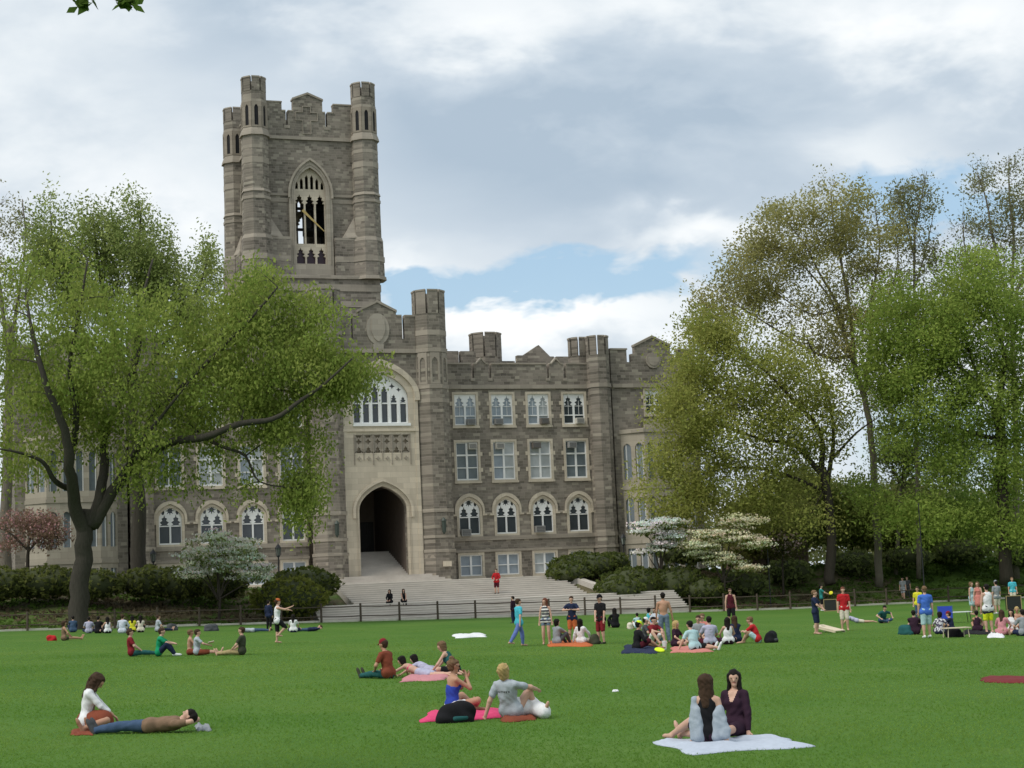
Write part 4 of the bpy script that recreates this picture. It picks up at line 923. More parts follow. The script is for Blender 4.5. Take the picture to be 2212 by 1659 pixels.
# understory trees on the far side of the mound
k = 0
for px, py, rx, ry, Y, c0, c1, lab in ((1660, 1130, 90, 55, 134, (.2, .23, .08), (.34, .34, .12), 'dull olive understorey tree behind the cream dogwood'),
        (1840, 1100, 75, 80, 137, (.17, .23, .06), (.32, .36, .1), 'rounded dark green understorey tree between the oak and maple trunks'),
        (1960, 1110, 80, 75, 139, (.21, .24, .08), (.37, .36, .13), 'brownish green understorey tree to the right of the maple trunk'),
        (2060, 1120, 80, 75, 137, (.17, .26, .06), (.32, .42, .1), 'fresh green understorey tree left of the linden trunk'),
        (2230, 1110, 90, 90, 139, (.17, .25, .065), (.31, .38, .11), 'green understorey tree filling the gap right of the linden trunk'),
        (1740, 1080, 70, 80, 138, (.18, .22, .065), (.33, .35, .11), 'dark understorey tree behind the oak trunk')):
    b0 = rb(px, 1235, Y); t = tuple(at(px, py+20, Y))
    tree('understorey_tree', lab, b0, [([tuple(b0), tuple((b0*2+Vector(t))/3), t], .22, .08)], [blob(px, py, Y, rx, ry, 3.5, 1), blob(px+rx*.5, py+25, Y, rx*.6, ry*.7, 3, .5), blob(px-rx*.5, py+30, Y, rx*.6, ry*.7, 3, .5)], 40, 300, 30, .17, .6, c0, c1, 40+k, bark=BARKD, shell=.35, group='understorey trees behind the mound'); k += 1
# far wood
g = np.random.default_rng(5); cen = []; tin = []
for i in range(1150):
    a = g.uniform(23.5, 85); bb = g.uniform(26, 44); p = BF(a, bb); z = gz(p); hh = g.uniform(.2, 8.2+1.2*math.sin(a*.5)); cen.append((p.x, p.y, z+hh)); t = g.random(); tin.append(lerp3((.2, .24, .1), (.36, .33, .16), t))
V, Fq, T = leaf_cloud(cen, .95, 26, .34, tin, 6, (1.2, 1.2, .8)); o = quads_mesh('far_wood', V, Fq, LEAF, None, T); tag(o, 'distant belt of dull green and brown woodland beyond the mound at right', 'wood'); struct(o, 'stuff')

# flowering trees
def dogwood(lab, px, py, Y, blobs_, c, pc, seed, n=150):
    b0 = rb(px, py, Y); top_ = tuple(at(blobs_[0][0], blobs_[0][1]+30, Y))
    lim = [([tuple(b0), tuple((b0+Vector(top_))/2+Vector((.1, 0, 0))), top_], .12, .05)]
    for bb in blobs_: lim.append(([tuple((b0*.55+Vector(top_)*.45)), tuple(at((bb[0]+blobs_[0][0])/2, bb[1]+25, Y)), tuple(at(bb[0], bb[1]+5, Y))], .07, .02))
    return tree('dogwood_tree', lab, b0, lim, [blob(x, y, Y, rx, ry, 2, rx*ry) for x, y, rx, ry in blobs_], 34, n, 4, .17, .34, c[0], c[1], seed, bark=BARKD, petals=(pc[0]*.75, .12, pc[1], .16), r_sec=.035, r_twig=.012, squash=(1.25, 1.25, .35), shell=.2, lift=.02, group='dogwoods in flower', thin=0)
dogwood('white-flowering dogwood in front of the left wing, next to the rounded green hedge', 472, 1320, 109, [(470, 1200, 65, 32), (525, 1225, 48, 38), (425, 1235, 45, 20), (530, 1190, 34, 30), (465, 1165, 55, 20), (560, 1245, 28, 20), (410, 1205, 30, 15)], ((.17, .22, .07), (.27, .31, .12)), (40, (.74, .74, .66)), 51, 190)
dogwood('pure white flowering dogwood just right of the stair hedge, by the lamp', 1425, 1235, 122, [(1425, 1135, 50, 14), (1395, 1150, 30, 7), (1450, 1160, 34, 8), (1400, 1195, 30, 6), (1440, 1180, 30, 6)], ((.09, .13, .03), (.15, .18, .05)), (60, (.82, .82, .78)), 52, 120)
dogwood('larger cream-flowering dogwood with layered branches, right of the white one', 1560, 1250, 121, [(1560, 1160, 75, 16), (1600, 1130, 45, 16), (1530, 1200, 50, 9), (1625, 1175, 45, 14), (1615, 1228, 38, 9), (1510, 1180, 45, 10), (1570, 1215, 50, 8)], ((.11, .14, .03), (.18, .2, .06)), (44, (.76, .73, .52)), 53, 190)
Y = 112; b0 = rb(60, 1260, Y)
lim = [([tuple(b0), tuple(at(60, 1200, Y)), tuple(at(65, 1160, Y))], .16, .08), (A(Y, (62, 1190), (20, 1150), (-10, 1140)), .09, .03), (A(Y, (62, 1190), (100, 1150), (125, 1160)), .09, .03)]
tree('crabapple_tree', 'pink-flowering crabapple beyond the hedge at the far left', b0, lim, [blob(65, 1130, Y, 65, 20, 2.5, 1.2), blob(110, 1160, Y, 35, 24, 2.2, .6), blob(5, 1160, Y, 40, 34, 2.2, .7)], 34, 150, 8, .13, .36, (.2, .15, .1), (.27, .18, .13), 54, bark=BARKD, petals=(7, .13, (.42, .25, .24), .7), r_sec=.04, shell=.25)
Y = 125; b0 = rb(1690, 1245, Y)
tree('redbud_tree', 'small tree dotted with pale pink blossom left of the oak trunk', b0, [([tuple(b0), tuple(at(1690, 1200, Y)), tuple(at(1695, 1170, Y))], .1, .04)], [blob(1690, 1175, Y, 45, 25, 2, 1)], 18, 60, 8, .17, .35, (.08, .09, .03), (.13, .12, .05), 55, bark=BARKD, petals=(5, .15, (.5, .36, .36), .4), r_sec=.035)

# clipped yews and hedges: leafy shells over a solid dark core
def yew(lab, lumps, c0, c1, seed, name='yew_hedge', dens=62, lsz=.15, group='clipped evergreens by the steps'):
    g = np.random.default_rng(seed); base = Vector(lumps[0][0]); base.z = gz(base); root = thing(name, lab, 'hedge', base, 0, group)
    P = []; T = []
    core = MB()
    for (c, r) in lumps:
        c = Vector(c); n = int(dens*(r[0]*r[1]+r[0]*r[2]+r[1]*r[2]))
        d = g.normal(size=(n, 3)); d /= np.linalg.norm(d, axis=1, keepdims=True)
        lump = 1+.05*np.sin(d[:, 0]*9+seed)+.05*np.sin(d[:, 1]*8+d[:, 2]*7)+.02*g.normal(size=n)
        q = d*np.array(r)*lump[:, None]*g.uniform(.9, 1.0, (n, 1)); z0 = gz(c) - c.z
        ok = q[:, 2] > z0; q = q[ok]; P.append(q+np.array(c)-np.array(base)); t = g.random((len(q), 1)); T.append(np.array(c0)*(1-t)+np.array(c1)*t)
        vs = []; fs = []; nu, nv = 14, 8
        for j in range(nv+1):
            for i in range(nu):
                th, ph = 2*math.pi*i/nu, math.pi*j/nv; vs.append((c.x-base.x+.88*r[0]*math.sin(ph)*math.cos(th), c.y-base.y+.88*r[1]*math.sin(ph)*math.sin(th), max(c.z-base.z+.88*r[2]*math.cos(ph), z0+c.z-base.z-.2)))
        for j in range(nv):
            for i in range(nu): fs.append((j*nu+i, (j+1)*nu+i, (j+1)*nu+(i+1) % nu, j*nu+(i+1) % nu))
        core.add(vs, fs)
    P = np.vstack(P); T = np.vstack(T)
    V, Fq, T = leaf_cloud(P, .05, 4, lsz, T, seed, (1, 1, 1), 1.8); quads_mesh('foliage', V, Fq, LEAF, root, T)
    core.build('branches', plain('hedge_shade_core', (.05, .06, .025), .9, .4), root, True)  # solid dark lumps, the hedge's inner shade put into their colour
def lump(px, py, Y, rx, ry, rd): k = Y/F; return (tuple(at(px, py, Y)), (rx*k, rd, ry*k))
yew('rounded olive-green clipped yew, nearest to the left end of the steps', [lump(625, 1292, 110, 82, 44, 2.0)], (.14, .165, .035), (.25, .265, .065), 61, 'yew_bush')
yew('darker clipped yew standing behind the rounded olive yew on the left', [lump(655, 1262, 114.5, 78, 36, 1.9)], (.07, .095, .025), (.14, .165, .045), 62, 'yew_bush')
yew('long dark hedge at the far left, seen both sides of the elm trunk', [lump(-10, 1262, 110, 80, 36, 1.8), lump(90, 1258, 111, 90, 34, 1.8), lump(200, 1264, 111, 70, 32, 1.6)], (.10, .125, .038), (.21, .23, .07), 63)
yew('dark hedge between the elm trunk and the flowering dogwood', [lump(320, 1258, 113, 62, 34, 1.7), lump(400, 1258, 113, 70, 36, 1.7), lump(480, 1262, 112.5, 55, 34, 1.6)], (.10, .125, .038), (.21, .23, .07), 64)
yew('large dark clipped hedge beside the right end of the upper steps', [lump(1262, 1228, 127, 82, 34, 2.2), lump(1232, 1240, 125, 54, 26, 1.8), lump(1325, 1222, 128, 40, 30, 1.8)], (.07, .10, .028), (.15, .175, .05), 65)
yew('long dark sprawling hedge right of the steps, in front of the white dogwood', [lump(1370, 1262, 122, 80, 36, 2), lump(1460, 1262, 122, 70, 40, 2), lump(1340, 1275, 119.5, 55, 28, 1.4), lump(1520, 1275, 121, 50, 28, 1.6)], (.07, .10, .028), (.15, .175, .05), 66)
for i, (lab, px, py, Y, rx, ry) in enumerate((('low dark shrub under the cream dogwood', 1600, 1262, 124, 60, 26), ('round dark shrub left of the oak trunk', 1705, 1235, 128, 50, 28), ('dark shrub between the oak and maple trunks', 1845, 1215, 131, 45, 26), ('dark shrub right of the maple trunk, above the mound', 1960, 1205, 132, 55, 24), ('dark shrub on the crest of the mound left of the linden', 2075, 1190, 133, 60, 26), ('dark shrub at the right edge behind the linden trunk', 2215, 1195, 132, 60, 34), ('dark shrub directly behind the white dogwood', 1480, 1195, 130, 60, 25))):
    yew(lab, [lump(px, py, Y, rx, ry, 1.8)], (.15, .19, .07), (.28, .32, .12), 70+i, 'shrub', 40, .19, 'shrubs on the right bank')
# leaf litter and ivy on the bank: low ground cover
g = np.random.default_rng(9); cen = []; tin = []
for i in range(5200):
    a = g.uniform(-45, 60); bb = FB+.5+g.random()*13
    if SA0-.5 < a < SA1+.5 and bb < -27.2 or UA0-1 < a < UA1+2.2 and bb > -28: continue
    p = BF(a, bb); cen.append((p.x, p.y, gz(p)+.06)); t = g.random()
    gr = (.10, .165, .035) if (a > 20 or math.sin(a*.7+bb) > .2) else (.15, .12, .075)
    tin.append([x*(.6+.8*t) for x in gr])
V, Fq, T = leaf_cloud(cen, .22, 7, .17, tin, 10, (1, 1, .25)); o = quads_mesh('ground_cover', V, Fq, LEAF, None, T); tag(o, 'patchy low ground cover and leaf litter on the bank behind the fence', 'ground cover'); struct(o, 'stuff')

# grass blades on the near lawn
g = np.random.default_rng(3); n = 230000
y = 19+70*g.random(n)**1.6; x = (g.random(n)-.5)*2*(.325*y+1.0); z = np.where(x < 18, .08-.022*x, -.316)
h = g.uniform(.015, .04, n)*np.clip((84-y)/30, .25, 1)*(1+.3*np.sin(x*.9)*np.sin(y*.7)); an = g.uniform(0, 6.283, n); w = g.uniform(.008, .018, n)*(y/28); ln = g.normal(0, .035, (n, 2))
ca, sa = np.cos(an)*w, np.sin(an)*w
V = np.stack([np.stack([x-ca, y-sa, z-.005], 1), np.stack([x+ca, y+sa, z-.005], 1), np.stack([x+ln[:, 0], y+ln[:, 1], z+h], 1)], 1).reshape(-1, 3)
pt = .5+.5*np.sin(x*.35+2*np.sin(y*.21))*np.sin(y*.3+1.5*np.sin(x*.17)); t = np.clip(.65*pt[:, None]+.35*g.random((n, 1)), 0, 1)
T = np.repeat(np.array([[.115, .25, .039]])*(1-t)+np.array([[.24, .355, .08]])*t, 3, 0)
o = quads_mesh('grass', V, np.arange(3*n).reshape(n, 3), LEAF, None, T); tag(o, 'short mown grass blades covering the near lawn', 'grass'); struct(o, 'stuff')

# overhanging branch from a tree just outside the frame
p0 = at(-560, 600, 16); p0.z = lawn_z(p0.x)
root = tree('overhanging_tree', 'tree outside the left edge whose leaf tips hang into the top left corner', p0,
    [([tuple(p0), tuple(p0+Vector((.1, 0, 3))), tuple(p0+Vector((-.1, .1, 6))), tuple(p0+Vector((-.4, 0, 9)))], .2, .07), ([tuple(p0+Vector((0, 0, 4.2))), tuple(p0+Vector((-1.2, .4, 6))), tuple(p0+Vector((-2.2, .6, 7.6)))], .09, .02), ([tuple(p0+Vector((0, 0, 5.0))), tuple(p0+Vector((-.4, -1.2, 7))), tuple(p0+Vector((-.6, -1.8, 8.4)))], .08, .02)],
    [((p0.x-.9, p0.y-.3, 8.6), (2.2, 2.2, 1.9), 1)], 30, 170, 26, .11, .22, (.13, .2, .04), (.24, .3, .07), 90)
tb = MB(); arm = [p0+Vector((0, 0, 5.2)), at(-250, -190, 15.2), at(-40, -120, 14.6), at(120, -60, 14.2), at(268, -16, 14)]
tb.tube([q-p0 for q in arm], [.07, .05, .035, .02, .008], 7); cen = []
for px, py in [(175, 2), (188, 8), (170, 12), (262, 4), (275, 8), (285, 12), (268, -6), (180, -10), (290, 4), (60, -60), (100, -40), (0, -90), (-80, -100), (220, -25)]:
    q = at(px, py, 14); a_ = min(arm, key=lambda v: (v-q).length); a_ = a_*.7+q*.3; tb.tube([arm[-2]*.5+arm[-1]*.5-p0 if px > 150 else a_-p0, q-p0], [.006, .003], 4); cen.append(tuple(q-p0)); V, Fq, T = leaf_cloud([tuple(q-p0)], .035, 5, .075, [(.09, .15, .03)], px+500, (1, .6, .6), 1.6); quads_mesh('leaf_tip', V, Fq, LEAF, root, T)
tb.build('limb', BARK, root, True)

# lamps
def lamp(lab, px, py, Y, top_py):
    p = at(px, py, Y); p.z = gz(p); hgt = at(px, top_py, Y).z - p.z
    r = thing('street_lamp', lab, 'street lamp', p, 0, 'black lantern posts by the hall'); m_ = MB(); m_.octa(0, 0, .13, .09, 0, .5); m_.octa(0, 0, .06, .045, .5, hgt-1.0, 8); m_.octa(0, 0, .1, .1, hgt-1.02, hgt-.94); m_.build('post', IRON, r)
    m_ = MB(); m_.octa(0, 0, .12, .2, hgt-.92, hgt-.4, 6); m_.build('lantern', plain('lamp_glass', (.2, .22, .2), .2), r)
    m_ = MB(); m_.octa(0, 0, .27, .05, hgt-.4, hgt-.12, 6); m_.octa(0, 0, .04, .01, hgt-.12, hgt, 6); m_.octa(0, 0, .14, .13, hgt-.96, hgt-.9, 6)
    for i in range(6): t = .3927+i*math.pi/3; m_.tube([(.125*math.cos(t), .125*math.sin(t), hgt-.92), (.205*math.cos(t), .205*math.sin(t), hgt-.4)], .018, 4)
    m_.build('cap', IRON, r)
lamp('black lantern post rising from the hedge in front of the left wing', 332, 1262, 117, 1184)
lamp('dark lamp post standing behind the yews left of the steps', 603, 1262, 118, 1172)
lamp('slim lamp post at the right of the dark stair hedge, by the white dogwood', 1350, 1240, 129.5, 1150)
for lab, px, py, Y, tp in (('tall thin black pole on the grassy mound', 1996, 1260, 117, 1090), ('dark thin sign pole on the bank below the cream dogwood', 1663, 1275, 121, 1180)):
    p = at(px, py, Y); p.z = gz(p); hgt = at(px, tp, Y).z-p.z; r = thing('pole', lab, 'pole', p); m_ = MB(); m_.octa(0, 0, .05, .035, 0, hgt, 8); m_.octa(0, 0, .1, .07, 0, .25, 8); m_.build('shaft', IRON, r)
    m_ = MB(); m_.octa(0, 0, .07, .02, hgt, hgt+.12, 8); m_.build('finial', IRON, r)
# low stone wall on the slope behind the cream dogwood
m_ = MB(); A0 = at(1565, 1190, 136); A1 = at(1745, 1180, 136); d = (A1-A0); 
p = Vector((A0.x, A0.y, gz(A0))); ang = math.atan2(d.y, d.x); ln = Vector((d.x, d.y)).length
r = thing('retaining_wall', 'low brownish pink stone wall glimpsed through the trees right of the hall', 'wall', p, ang); m_.box(0, ln, 0, .4, -1, 2.2); m_.build('wall', plain('pink_stone', (.26, .185, .15), .9, .35, 1.2), r); m_ = MB(); m_.box(-.05, ln+.05, -.06, .46, 2.2, 2.34); m_.build('coping', PALE2, r)
# ------------------------------------------------------------------ people: one blended surface per body, clothes grown from the same skeleton
class SDF:
    def __init__(s, vox): s.vox = vox; s.p = []
    def add(s, p0, p1, r0, r1, k=.02, ax=None, sc=1.0): s.p.append((np.array(p0, float), np.array(p1, float), r0, r1, k, None if ax is None else np.array(ax, float), sc)); return s
    def mesh(s):
        vx = s.vox; lo = np.min([np.minimum(p[0], p[1])-max(p[2], p[3])-3*vx for p in s.p], 0); hi = np.max([np.maximum(p[0], p[1])+max(p[2], p[3])+3*vx for p in s.p], 0)
        n = np.ceil((hi-lo)/vx).astype(int)+1; Fd = np.full(n, .25, np.float32)
        for p0, p1, r0, r1, k, ax, sc in s.p:
            r = max(r0, r1)+k+2*vx; a = np.maximum(((np.minimum(p0, p1)-r-lo)/vx).astype(int), 0); b = np.minimum(((np.maximum(p0, p1)+r-lo)/vx).astype(int)+2, n)
            X = [np.arange(a[i], b[i])*vx+lo[i] for i in range(3)]
            q = np.stack(np.meshgrid(*X, indexing='ij'), -1).astype(np.float32)-p0.astype(np.float32); d = p1-p0; dd = d@d
            t = np.clip((q@d)/dd, 0, 1) if dd > 1e-12 else np.zeros(q.shape[:3])
            q = q - t[..., None]*d
            if ax is not None: q = q + ((q@ax)*(sc-1))[..., None]*ax
            ds = (np.sqrt((q*q).sum(-1)) - (r0+(r1-r0)*t)).astype(np.float32)
            if ax is not None and sc > 1: ds /= sc**.5
            sl_ = tuple(slice(a[i], b[i]) for i in range(3)); f = Fd[sl_]
            h = np.maximum(k-np.abs(f-ds), 0)/k; Fd[sl_] = np.minimum(f, ds)-h*h*k*.25
        return nets(Fd, lo, vx)
def nets(Fd, lo, vx):
    """naive surface nets"""
    ins = Fd < 0; c = np.zeros(np.array(Fd.shape)-1, np.int8)
    for i in (0, 1):
        for j in (0, 1):
            for k in (0, 1): c += ins[i:Fd.shape[0]-1+i, j:Fd.shape[1]-1+j, k:Fd.shape[2]-1+k]
    act = (c > 0) & (c < 8); idx = np.full(act.shape, -1, np.int64); cells = np.argwhere(act); idx[act] = np.arange(len(cells))
    acc = np.zeros((len(cells), 3)); cnt = np.zeros(len(cells))
    cor = [(0,0,0),(1,0,0),(0,1,0),(1,1,0),(0,0,1),(1,0,1),(0,1,1),(1,1,1)]
    val = [Fd[cells[:, 0]+o[0], cells[:, 1]+o[1], cells[:, 2]+o[2]] for o in cor]
    for a, b in ((0,1),(2,3),(4,5),(6,7),(0,2),(1,3),(4,6),(5,7),(0,4),(1,5),(2,6),(3,7)):
        m_ = (val[a] < 0) != (val[b] < 0); t = np.where(m_, val[a]/np.where(m_, val[a]-val[b], 1), 0)
        acc += np.where(m_[:, None], np.array(cor[a])+t[:, None]*(np.array(cor[b])-np.array(cor[a])), 0); cnt += m_
    V = (cells+acc/cnt[:, None])*vx+lo; Q_ = []
    for ax in range(3):
        u, w = (ax+1) % 3, (ax+2) % 3
        sl0 = [slice(1, -1)]*3; sl0[ax] = slice(0, -1); s1 = [slice(1, -1)]*3; s1[ax] = slice(1, None)
        A_, B_ = ins[tuple(sl0)], ins[tuple(s1)]
        for m_, flip in ((A_ & ~B_, False), (~A_ & B_, True)):
            e = np.argwhere(m_); 
            if not len(e): continue
            e = e+1; e[:, ax] -= 1
            def cell(du, dw): q = e.copy(); q[:, u] += du; q[:, w] += dw; return idx[q[:, 0], q[:, 1], q[:, 2]]
            f = np.stack([cell(-1, -1), cell(0, -1), cell(0, 0), cell(-1, 0)], 1); Q_.append(f[:, ::-1] if flip else f)
    return V, np.vstack(Q_)
def sdf_obj(sd, name, mat, parent, amp=0., fq=1.):
    V, Fq = sd.mesh()
    if amp:                                   # folds and strands: push the surface along its normals
        nr = np.zeros_like(V); fn = np.cross(V[Fq[:, 2]]-V[Fq[:, 0]], V[Fq[:, 3]]-V[Fq[:, 1]])
        for i in range(4): np.add.at(nr, Fq[:, i], fn)
        nr /= np.maximum(np.linalg.norm(nr, axis=1, keepdims=True), 1e-9); x, y, z = V.T*fq; ph = len(V) % 7
        w = np.sin(x*21+2.2*np.sin(z*13+ph)+y*9)*np.sin(z*27+1.7*np.sin(x*15+y*11+ph))+.6*np.sin((x+y)*43+z*31+2*np.sin(z*19))
        V = V+nr*(amp*w)[:, None]
    return quads_mesh(name, V, Fq, mat, parent, smooth=True)

def V3(*p): return np.array(p, float)
def unit(v): return v/max(np.linalg.norm(v), 1e-9)
def ik(a, t, l1, l2, pole):
    d = t-a; L_ = np.linalg.norm(d); u = d/max(L_, 1e-9)
    if L_ > (l1+l2)*.998: L_ = (l1+l2)*.998; t = a+u*L_
    x = (l1*l1-l2*l2+L_*L_)/(2*L_); h = max(l1*l1-x*x, 0)**.5
    p = pole-u*(pole@u); p = unit(p) if np.linalg.norm(p) > 1e-6 else V3(0, 0, 1)
    return a+u*x+p*h, t
def rotz(v, a): c, s_ = math.cos(a), math.sin(a); return V3(c*v[0]-s_*v[1], s_*v[0]+c*v[1], v[2])

# poses in the person's own frame: +y is ahead, +x the person's right, z up; hands and feet in metres for a 1.72 m body
def stand(**k): return dict(dict(P=V3(0, 0, .93), spine=V3(0, 0, 1), fwd=V3(0, 1, 0), hands=(V3(-.25, .05, .78), V3(.25, .05, .78)), elb=(V3(-1, -.6, 0), V3(1, -.6, 0)), feet=(V3(-.11, 0, .08), V3(.11, 0, .08)), knee=(V3(-.1, 1, 0), V3(.1, 1, 0))), **k)
def sit(kind='cross', lean=.0, **k):
    s_ = unit(V3(0, math.sin(lean), math.cos(lean))); f = unit(V3(0, math.cos(lean), -math.sin(lean)))
    d = dict(P=V3(0, 0, .13), spine=s_, fwd=f, elb=(V3(-1, -.4, -.2), V3(1, -.4, -.2)), knee=(V3(-.4, .3, 1), V3(.4, .3, 1)))
    if kind == 'cross': d.update(feet=(V3(.08, .30, .07), V3(-.08, .36, .07)), knee=(V3(-1, .35, .25), V3(1, .35, .25)), hands=(V3(-.18, .36, .22), V3(.18, .36, .22)))
    elif kind == 'knees': d.update(feet=(V3(-.12, .52, .07), V3(.12, .52, .07)), hands=(V3(-.04, .50, .42), V3(.06, .50, .40)))
    elif kind == 'out': d.update(feet=(V3(-.10, .84, .08), V3(.12, .84, .08)), hands=(V3(-.14, .30, .22), V3(.16, .30, .22)))
    elif kind == 'back': d.update(feet=(V3(-.10, .82, .08), V3(.12, .80, .08)), hands=(V3(-.30, -.38, .05), V3(.30, -.38, .05)), elb=(V3(0, -1, .2), V3(0, -1, .2)))
    elif kind == 'side': d.update(feet=(V3(.42, .12, .07), V3(.50, .02, .07)), knee=(V3(.3, 1, .0), V3(.4, 1, .1)), hands=(V3(-.10, .34, .28), V3(.14, .36, .28)))
    elif kind == 'step': d.update(P=V3(0, 0, .12), feet=(V3(-.1, .42, -.32), V3(.1, .45, -.32)), knee=(V3(0, 1, .6), V3(0, 1, .6)), hands=(V3(-.1, .38, .22), V3(.1, .40, .22)))
    return dict(d, **k)
def lie(face_up=True, **k):
    if face_up: d = dict(P=V3(0, 0, .12), spine=V3(0, -1, .04), fwd=V3(0, .04, 1), feet=(V3(-.10, .86, .08), V3(.12, .86, .08)), knee=(V3(0, 0, 1), V3(0, 0, 1)), hands=(V3(-.05, -.57, .10), V3(.05, -.57, .10)), elb=(V3(-.15, -1, .1), V3(.15, -1, .1)), hd=unit(V3(0, -.72, .6)), hf=unit(V3(0, .62, .74)))
    else: d = dict(P=V3(0, 0, .12), spine=unit(V3(0, .93, .36)), fwd=unit(V3(0, .36, -.93)), feet=(V3(-.10, -.85, .07), V3(.12, -.85, .07)), knee=(V3(0, 0, -1), V3(0, 0, -1)), hands=(V3(-.12, .72, .05), V3(.12, .72, .05)), elb=(V3(-1, .6, -.3), V3(1, .6, -.3)), hd=unit(V3(0, .5, .85)), hf=unit(V3(0, .9, -.2)))
    return dict(d, **k)

SKIN = [plain('skin_fair', (.52, .32, .235), .55, .07, 8, .1, .003, .35), plain('skin_tan', (.42, .235, .15), .55, .07, 8, .1, .003, .35), plain('skin_brown', (.19, .095, .06), .55, .08, 8, .1, .003, .35)]
EYE_M = plain('eye_dark', (.03, .022, .02), .3); LIP_M = plain('lips', (.36, .13, .11), .5)
HAIRC = dict(brown=(.055, .032, .02), dark=(.014, .011, .010), blond=(.42, .30, .13), light=(.16, .10, .055), red=(.14, .05, .03), grey=(.25, .24, .22))
C_ = dict(white=(.70, .71, .72), cream=(.60, .55, .45), grey=(.25, .27, .29), lgrey=(.36, .40, .44), dgrey=(.07, .075, .08), black=(.012, .012, .014), navy=(.018, .026, .06), blue=(.06, .15, .52), royal=(.03, .06, .35), cyan=(.07, .42, .52), teal=(.03, .21, .20), green=(.01, .24, .11), dteal=(.02, .09, .09), olive=(.05, .055, .035), khaki=(.34, .27, .14), rust=(.20, .055, .03), red=(.42, .02, .025), dred=(.19, .018, .024), maroon=(.075, .012, .02), brown=(.20, .13, .085), orange=(.45, .12, .04), jeans=(.05, .085, .15), ljeans=(.15, .21, .28), pink=(.50, .22, .24), hotpink=(.60, .06, .16), lavender=(.40, .40, .52), yellow=(.60, .58, .04), neon=(.62, .80, .03), aqua=(.38, .55, .58), coral=(.50, .19, .16), plum=(.032, .015, .028), bluewhite=(.50, .54, .62), maroonred=(.16, .03, .032), slate=(.34, .39, .45), paleblue=(.44, .49, .57), perry=(.12, .17, .42))
def cl(n):
    if n == 'striped':
        if n in MATS: return MATS[n]
        m, nt = new_mat('striped_knit'); s_ = N(nt, 'ShaderNodeSeparateXYZ'); L(nt, objco(nt), s_.inputs[0]); f = math_n(nt, 'GREATER_THAN', math_n(nt, 'FRACT', math_n(nt, 'MULTIPLY', s_.outputs[2], 8.5)), .5)
        finish(nt, mixc(nt, f, (.62, .62, .58), (.03, .035, .05)), .9, noise(nt, objco(nt), 60, 2), .3, .01); MATS[n] = m; return m
    if n == 'yellowtrim':
        if n in MATS: return MATS[n]
        m, nt = new_mat('board_shorts'); s_ = N(nt, 'ShaderNodeSeparateXYZ'); L(nt, objco(nt), s_.inputs[0]); f = math_n(nt, 'LESS_THAN', math_n(nt, 'ADD', s_.outputs[2], math_n(nt, 'MULTIPLY', noise(nt, objco(nt), 9, 3), .14)), .78)
        finish(nt, mixc(nt, f, (.015, .015, .03), (.62, .70, .02)), .9, noise(nt, objco(nt), 40, 2), .3, .01); MATS[n] = m; return m
    if n == 'patterned':
        if n in MATS: return MATS[n]
        m, nt = new_mat('patterned_cotton'); f = noise(nt, objco(nt), 16, 2); finish(nt, ramp(nt, f, [(.45, (.6, .6, .62)), (.52, (.06, .05, .09))]), .9); MATS[n] = m; return m
    return cloth(n, C_[n])
N_PEOPLE = 0
